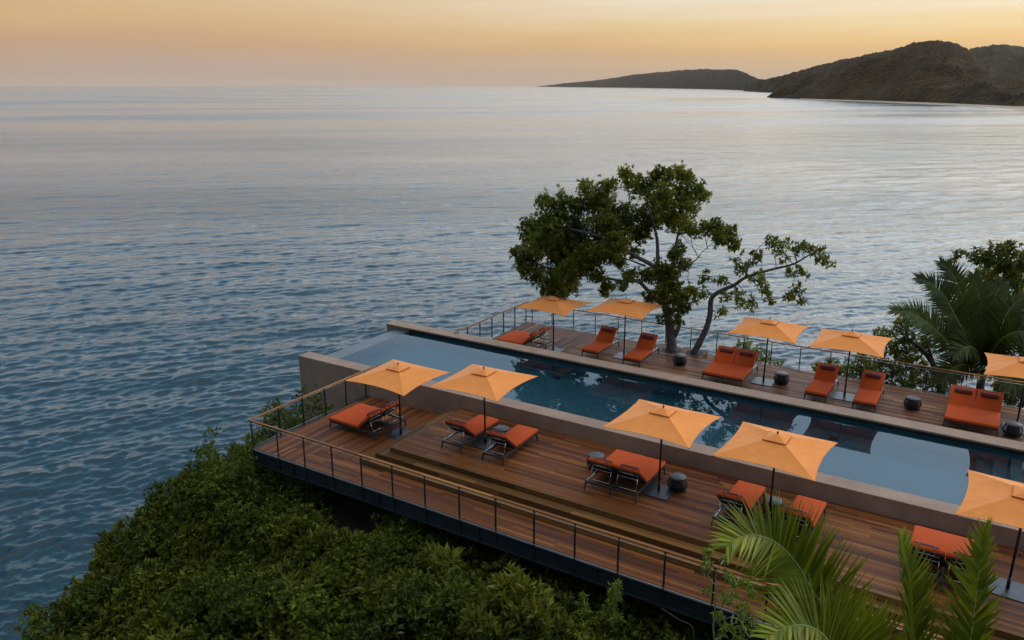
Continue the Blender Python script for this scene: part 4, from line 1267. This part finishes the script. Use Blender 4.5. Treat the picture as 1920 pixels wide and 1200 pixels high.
# bare grey twigs in the scrub
tw = MB(); pA = [at(205, 1148, 12.0), at(218, 1132, 12.0), at(230, 1128, 12.0), at(240, 1136, 12.0), at(242, 1145, 12.0)]
limb(tw, pA, 0.02, 0.008, 6)
tag(tw.build('dead_branch', M['bark'], smooth=True), 'bare pale branch bent over the scrub at lower left', 'branch')
tw = MB(); limb(tw, [at(1240, 1140, 15.6), at(1270, 1160, 15.6), at(1298, 1176, 15.6), at(1300, 1215, 15.6)], 0.007, 0.005, 6)
tag(tw.build('dead_branch', M['bark'], smooth=True), 'thin bare stem sagging below the steel beam', 'branch')

# ------------------------------------------------------------------ palms
def frond(parent, pts, B, Nrm, lens, wid, m, n=58, up=0.55, droop=0.25, r0=0.02, seed=0, sides=(1, 1), start=0.12, loose=0.05, vee=0.16):
    """pts world points base to tip; Nrm the face of the blade; lens: longest leaflet"""
    g = np.random.default_rng(seed)
    mb = MB(); line = limb(mb, [Vector(p) - B for p in pts], r0, 0.004, 6)
    rach = mb.build('frond', M['rachis'], parent, True)
    cum = [0.0]
    for i in range(1, len(line)): cum.append(cum[-1] + (line[i] - line[i - 1]).length)
    cum = np.array(cum); tot = cum[-1]; arr = np.array(line)
    Vs = []; Fs = []
    for k in range(n):
        u = start + (1 - start) * (k + 0.5) / n
        p = np.array([np.interp(u * tot, cum, arr[:, j]) for j in range(3)]); q = np.array([np.interp(min(1, u + 0.02) * tot, cum, arr[:, j]) for j in range(3)]); q0 = np.array([np.interp(max(0, u - 0.02) * tot, cum, arr[:, j]) for j in range(3)])
        tan = (q - q0); tan /= np.linalg.norm(tan)
        Nv = np.array(Nrm, float); Nv -= tan * Nv.dot(tan); Nv /= np.linalg.norm(Nv)
        side = np.cross(tan, Nv)
        prof = (0.45 + 0.75 * math.sin(math.pi * min(1, u * 0.9 + 0.12))) if u < 0.86 else (0.45 + 0.75 * math.sin(math.pi * (0.86 * 0.9 + 0.12))) * (1.0 - (u - 0.86) / 0.14 * 0.45)
        for s, on in ((1, sides[0]), (-1, sides[1])):
            if not on or g.random() < loose * 0.6: continue
            Ln = lens * prof * g.uniform(0.88, 1.08) * on
            fw = up + (0.55 if u > 0.8 else 0) * (u - 0.8) / 0.2
            d = tan * fw + side * s * (1 - 0.35 * fw) + Nv * (vee + g.uniform(-0.12, 0.12)); d += g.normal(0, loose, 3); d /= np.linalg.norm(d)
            wv = np.cross(d, Nv); wv /= np.linalg.norm(wv)
            dl = droop * g.uniform(0.4, 1.9)
            seg = 4; pos = p.copy(); dd = d.copy(); vv = []
            for j in range(seg + 1):
                t_ = j / seg; wj = wid * (0.55 + 0.45 * math.sin(math.pi * min(1, t_ * 1.3 + 0.1))) * (1 - t_ ** 3 * 0.96)
                vv.append(pos - wv * wj / 2); vv.append(pos + wv * wj / 2)
                pos = pos + dd * Ln / seg; dd = dd + np.array([0, 0, -dl / seg * (0.4 + 1.2 * t_)]); dd /= np.linalg.norm(dd)
            k0 = sum(len(x) for x, _ in Vs) if Vs else 0
            Vs.append((np.array(vv), 0))
            Fs.append(np.array([[k0 + 2 * j, k0 + 2 * j + 1, k0 + 2 * j + 3, k0 + 2 * j + 2] for j in range(seg)]))
    V = np.concatenate([x for x, _ in Vs]); Fq = np.concatenate(Fs)
    o = np_obj('leaflets', V, Fq, M[m], rach)
    return rach


def fast_frond(*a, **k): return frond(*a, **k)


np_crown = atd(1600, 1330, 9.8)
palm = empty('palm_tree', (np_crown.x + 0.2, np_crown.y - 0.4, float(ground(np_crown.x, np_crown.y))))
tag(palm, 'palm in the foreground whose bright fronds rise at lower right', 'palm tree')
PB = Vector(palm.location)
tm = MB(); limb(tm, [Vector((0, 0, -0.3)), Vector((0.05, 0.1, 2.5)), np_crown - PB + Vector((0, 0, -0.4)), np_crown - PB], 0.17, 0.12, 12)
tm.build('trunk', M['darkbark'], palm, True)
tocam = (CAM - atd(1500, 1080, 10)).normalized()
FR = [([(1600, 1330, 9.8), (1575, 1235, 9.9), (1541, 1140, 10.0), (1520, 1103, 10.0), (1496, 1060, 10.0), (1470, 1030, 9.9), (1443, 1011, 9.8), (1411, 1003, 9.7), (1380, 1010, 9.6), (1364, 1024, 9.5)], tocam + cU * 0.25, 0.80, 0.050, 0.62, 0.12, 125, (0.95, 1.0)),
      ([(1640, 1330, 9.5), (1712, 1270, 9.4), (1711, 1190, 9.4), (1705, 1100, 9.5), (1698, 1050, 9.6), (1690, 1012, 9.7)], tocam * 0.8 + cR * 0.55, 0.52, 0.048, 1.05, 0.05, 90, (1, 1)),
      ([(1650, 1340, 9.6), (1800, 1290, 9.3), (1820, 1200, 9.3), (1832, 1108, 9.4), (1839, 1046, 9.5), (1847, 990, 9.6)], tocam * 0.8 - cR * 0.6, 0.48, 0.046, 0.85, 0.26, 96, (1, 1)),
      ([(1595, 1330, 9.6), (1575, 1240, 9.3), (1540, 1188, 9.1), (1503, 1172, 9.0), (1465, 1180, 8.9), (1440, 1196, 8.8)], tocam * 0.8 + cU * 0.5, 0.60, 0.045, 0.55, 0.25, 100, (1, 1)),
      ([(1600, 1330, 9.8), (1575, 1260, 9.7), (1556, 1190, 9.7), (1551, 1140, 9.8), (1549, 1112, 9.9)], tocam * 0.6 + cR * 0.6, 0.50, 0.045, 1.15, 0.05, 60, (1, 1)),
      ([(1610, 1335, 9.8), (1640, 1240, 9.9), (1625, 1180, 10.1), (1600, 1150, 10.3)], tocam + cU * 0.3, 0.60, 0.045, 0.6, 0.25, 80, (1, 1))]
for i, (pts, nr, ln, wd, up, dr, n, sides) in enumerate(FR):
    frond(palm, [atd(*p) for p in pts], PB, nr, ln, wd, 'palmleaf', n, up, dr, 0.018, 50 + i, sides, 0.10, 0.06 if i in (0, 3) else 0.11, 0.2 if i in (0, 3) else 0.42)

pc = at(1842, 698, 37.0)
palm2 = empty('palm_tree', (pc.x, pc.y, float(ground(pc.x, pc.y))))
tag(palm2, 'dark tall palm behind the rear railing at the right', 'palm tree')
PB2 = Vector(palm2.location)
tm = MB(); limb(tm, [Vector((0.1, 0, -0.2)), Vector((0.05, 0, (pc.z - PB2.z) * 0.5)), pc - PB2], 0.2, 0.15, 12)
tm.build('trunk', M['darkbark'], palm2, True)
FR2 = [[(1842, 698, 37), (1800, 672, 36.6), (1775, 640, 36.2), (1741, 607, 35.8), (1707, 586, 35.5), (1673, 582, 35.3)],
       [(1842, 698, 37), (1815, 640, 36.9), (1790, 590, 36.8), (1770, 555, 36.7), (1747, 532, 36.6), (1720, 521, 36.5)],
       [(1842, 698, 37), (1824, 630, 37.3), (1812, 585, 37.5), (1800, 545, 37.7), (1785, 512, 37.9), (1764, 492, 38.0)],
       [(1842, 698, 37), (1842, 640, 37.6), (1840, 595, 38.0), (1836, 555, 38.4), (1826, 516, 38.8)],
       [(1842, 698, 37), (1866, 650, 36.5), (1892, 627, 36.1), (1922, 622, 35.8), (1945, 640, 35.6)],
       [(1842, 698, 37), (1872, 625, 37.4), (1893, 580, 37.8), (1915, 560, 38.1)],
       [(1842, 698, 37), (1812, 684, 36.2), (1786, 690, 35.7), (1766, 716, 35.4)],
       [(1842, 698, 37), (1862, 688, 36.2), (1888, 698, 35.8), (1906, 728, 35.5)],
       [(1842, 698, 37), (1855, 610, 38.2), (1864, 560, 39.0), (1880, 530, 39.5)],
       [(1842, 698, 37), (1832, 660, 36.0), (1815, 650, 35.4), (1790, 665, 35.0)]]
for i, pts in enumerate(FR2):
    tc_ = (CAM - pc).normalized()
    frond(palm2, [at(*p) for p in pts], PB2, tc_ * 0.9 + Vector((0, 0, 0.6)), 1.0, 0.075, 'darkpalm', 105, 0.6, 0.5, 0.035, 70 + i, (1, 1), 0.10)

# ------------------------------------------------------------------ evening haze over sea and hills
top = max((o.matrix_world @ Vector(c)).z for o in S.objects if o.name.startswith(('hill', 'headland')) and o.type == 'MESH' for c in o.bound_box)
hz = MB().box((-72000, -72000, SEA - 6), (72000, 72000, max(top, CAMZ) + 20)).build('haze', bpy.data.materials.new('evening_haze'))
hm = hz.data.materials[0]; hm.use_nodes = True
for n in list(hm.node_tree.nodes):
    if n.type == 'BSDF_PRINCIPLED': hm.node_tree.nodes.remove(n)
pv = hm.node_tree.nodes.new('ShaderNodeVolumePrincipled')
pv.inputs['Color'].default_value = (1.0, 0.82, 0.68, 1)
pv.inputs['Density'].default_value = 0.000008
hm.node_tree.links.new(pv.outputs[0], hm.node_tree.nodes['Material Output'].inputs['Volume'])
tag(hz, 'thin warm evening haze', kind='stuff')
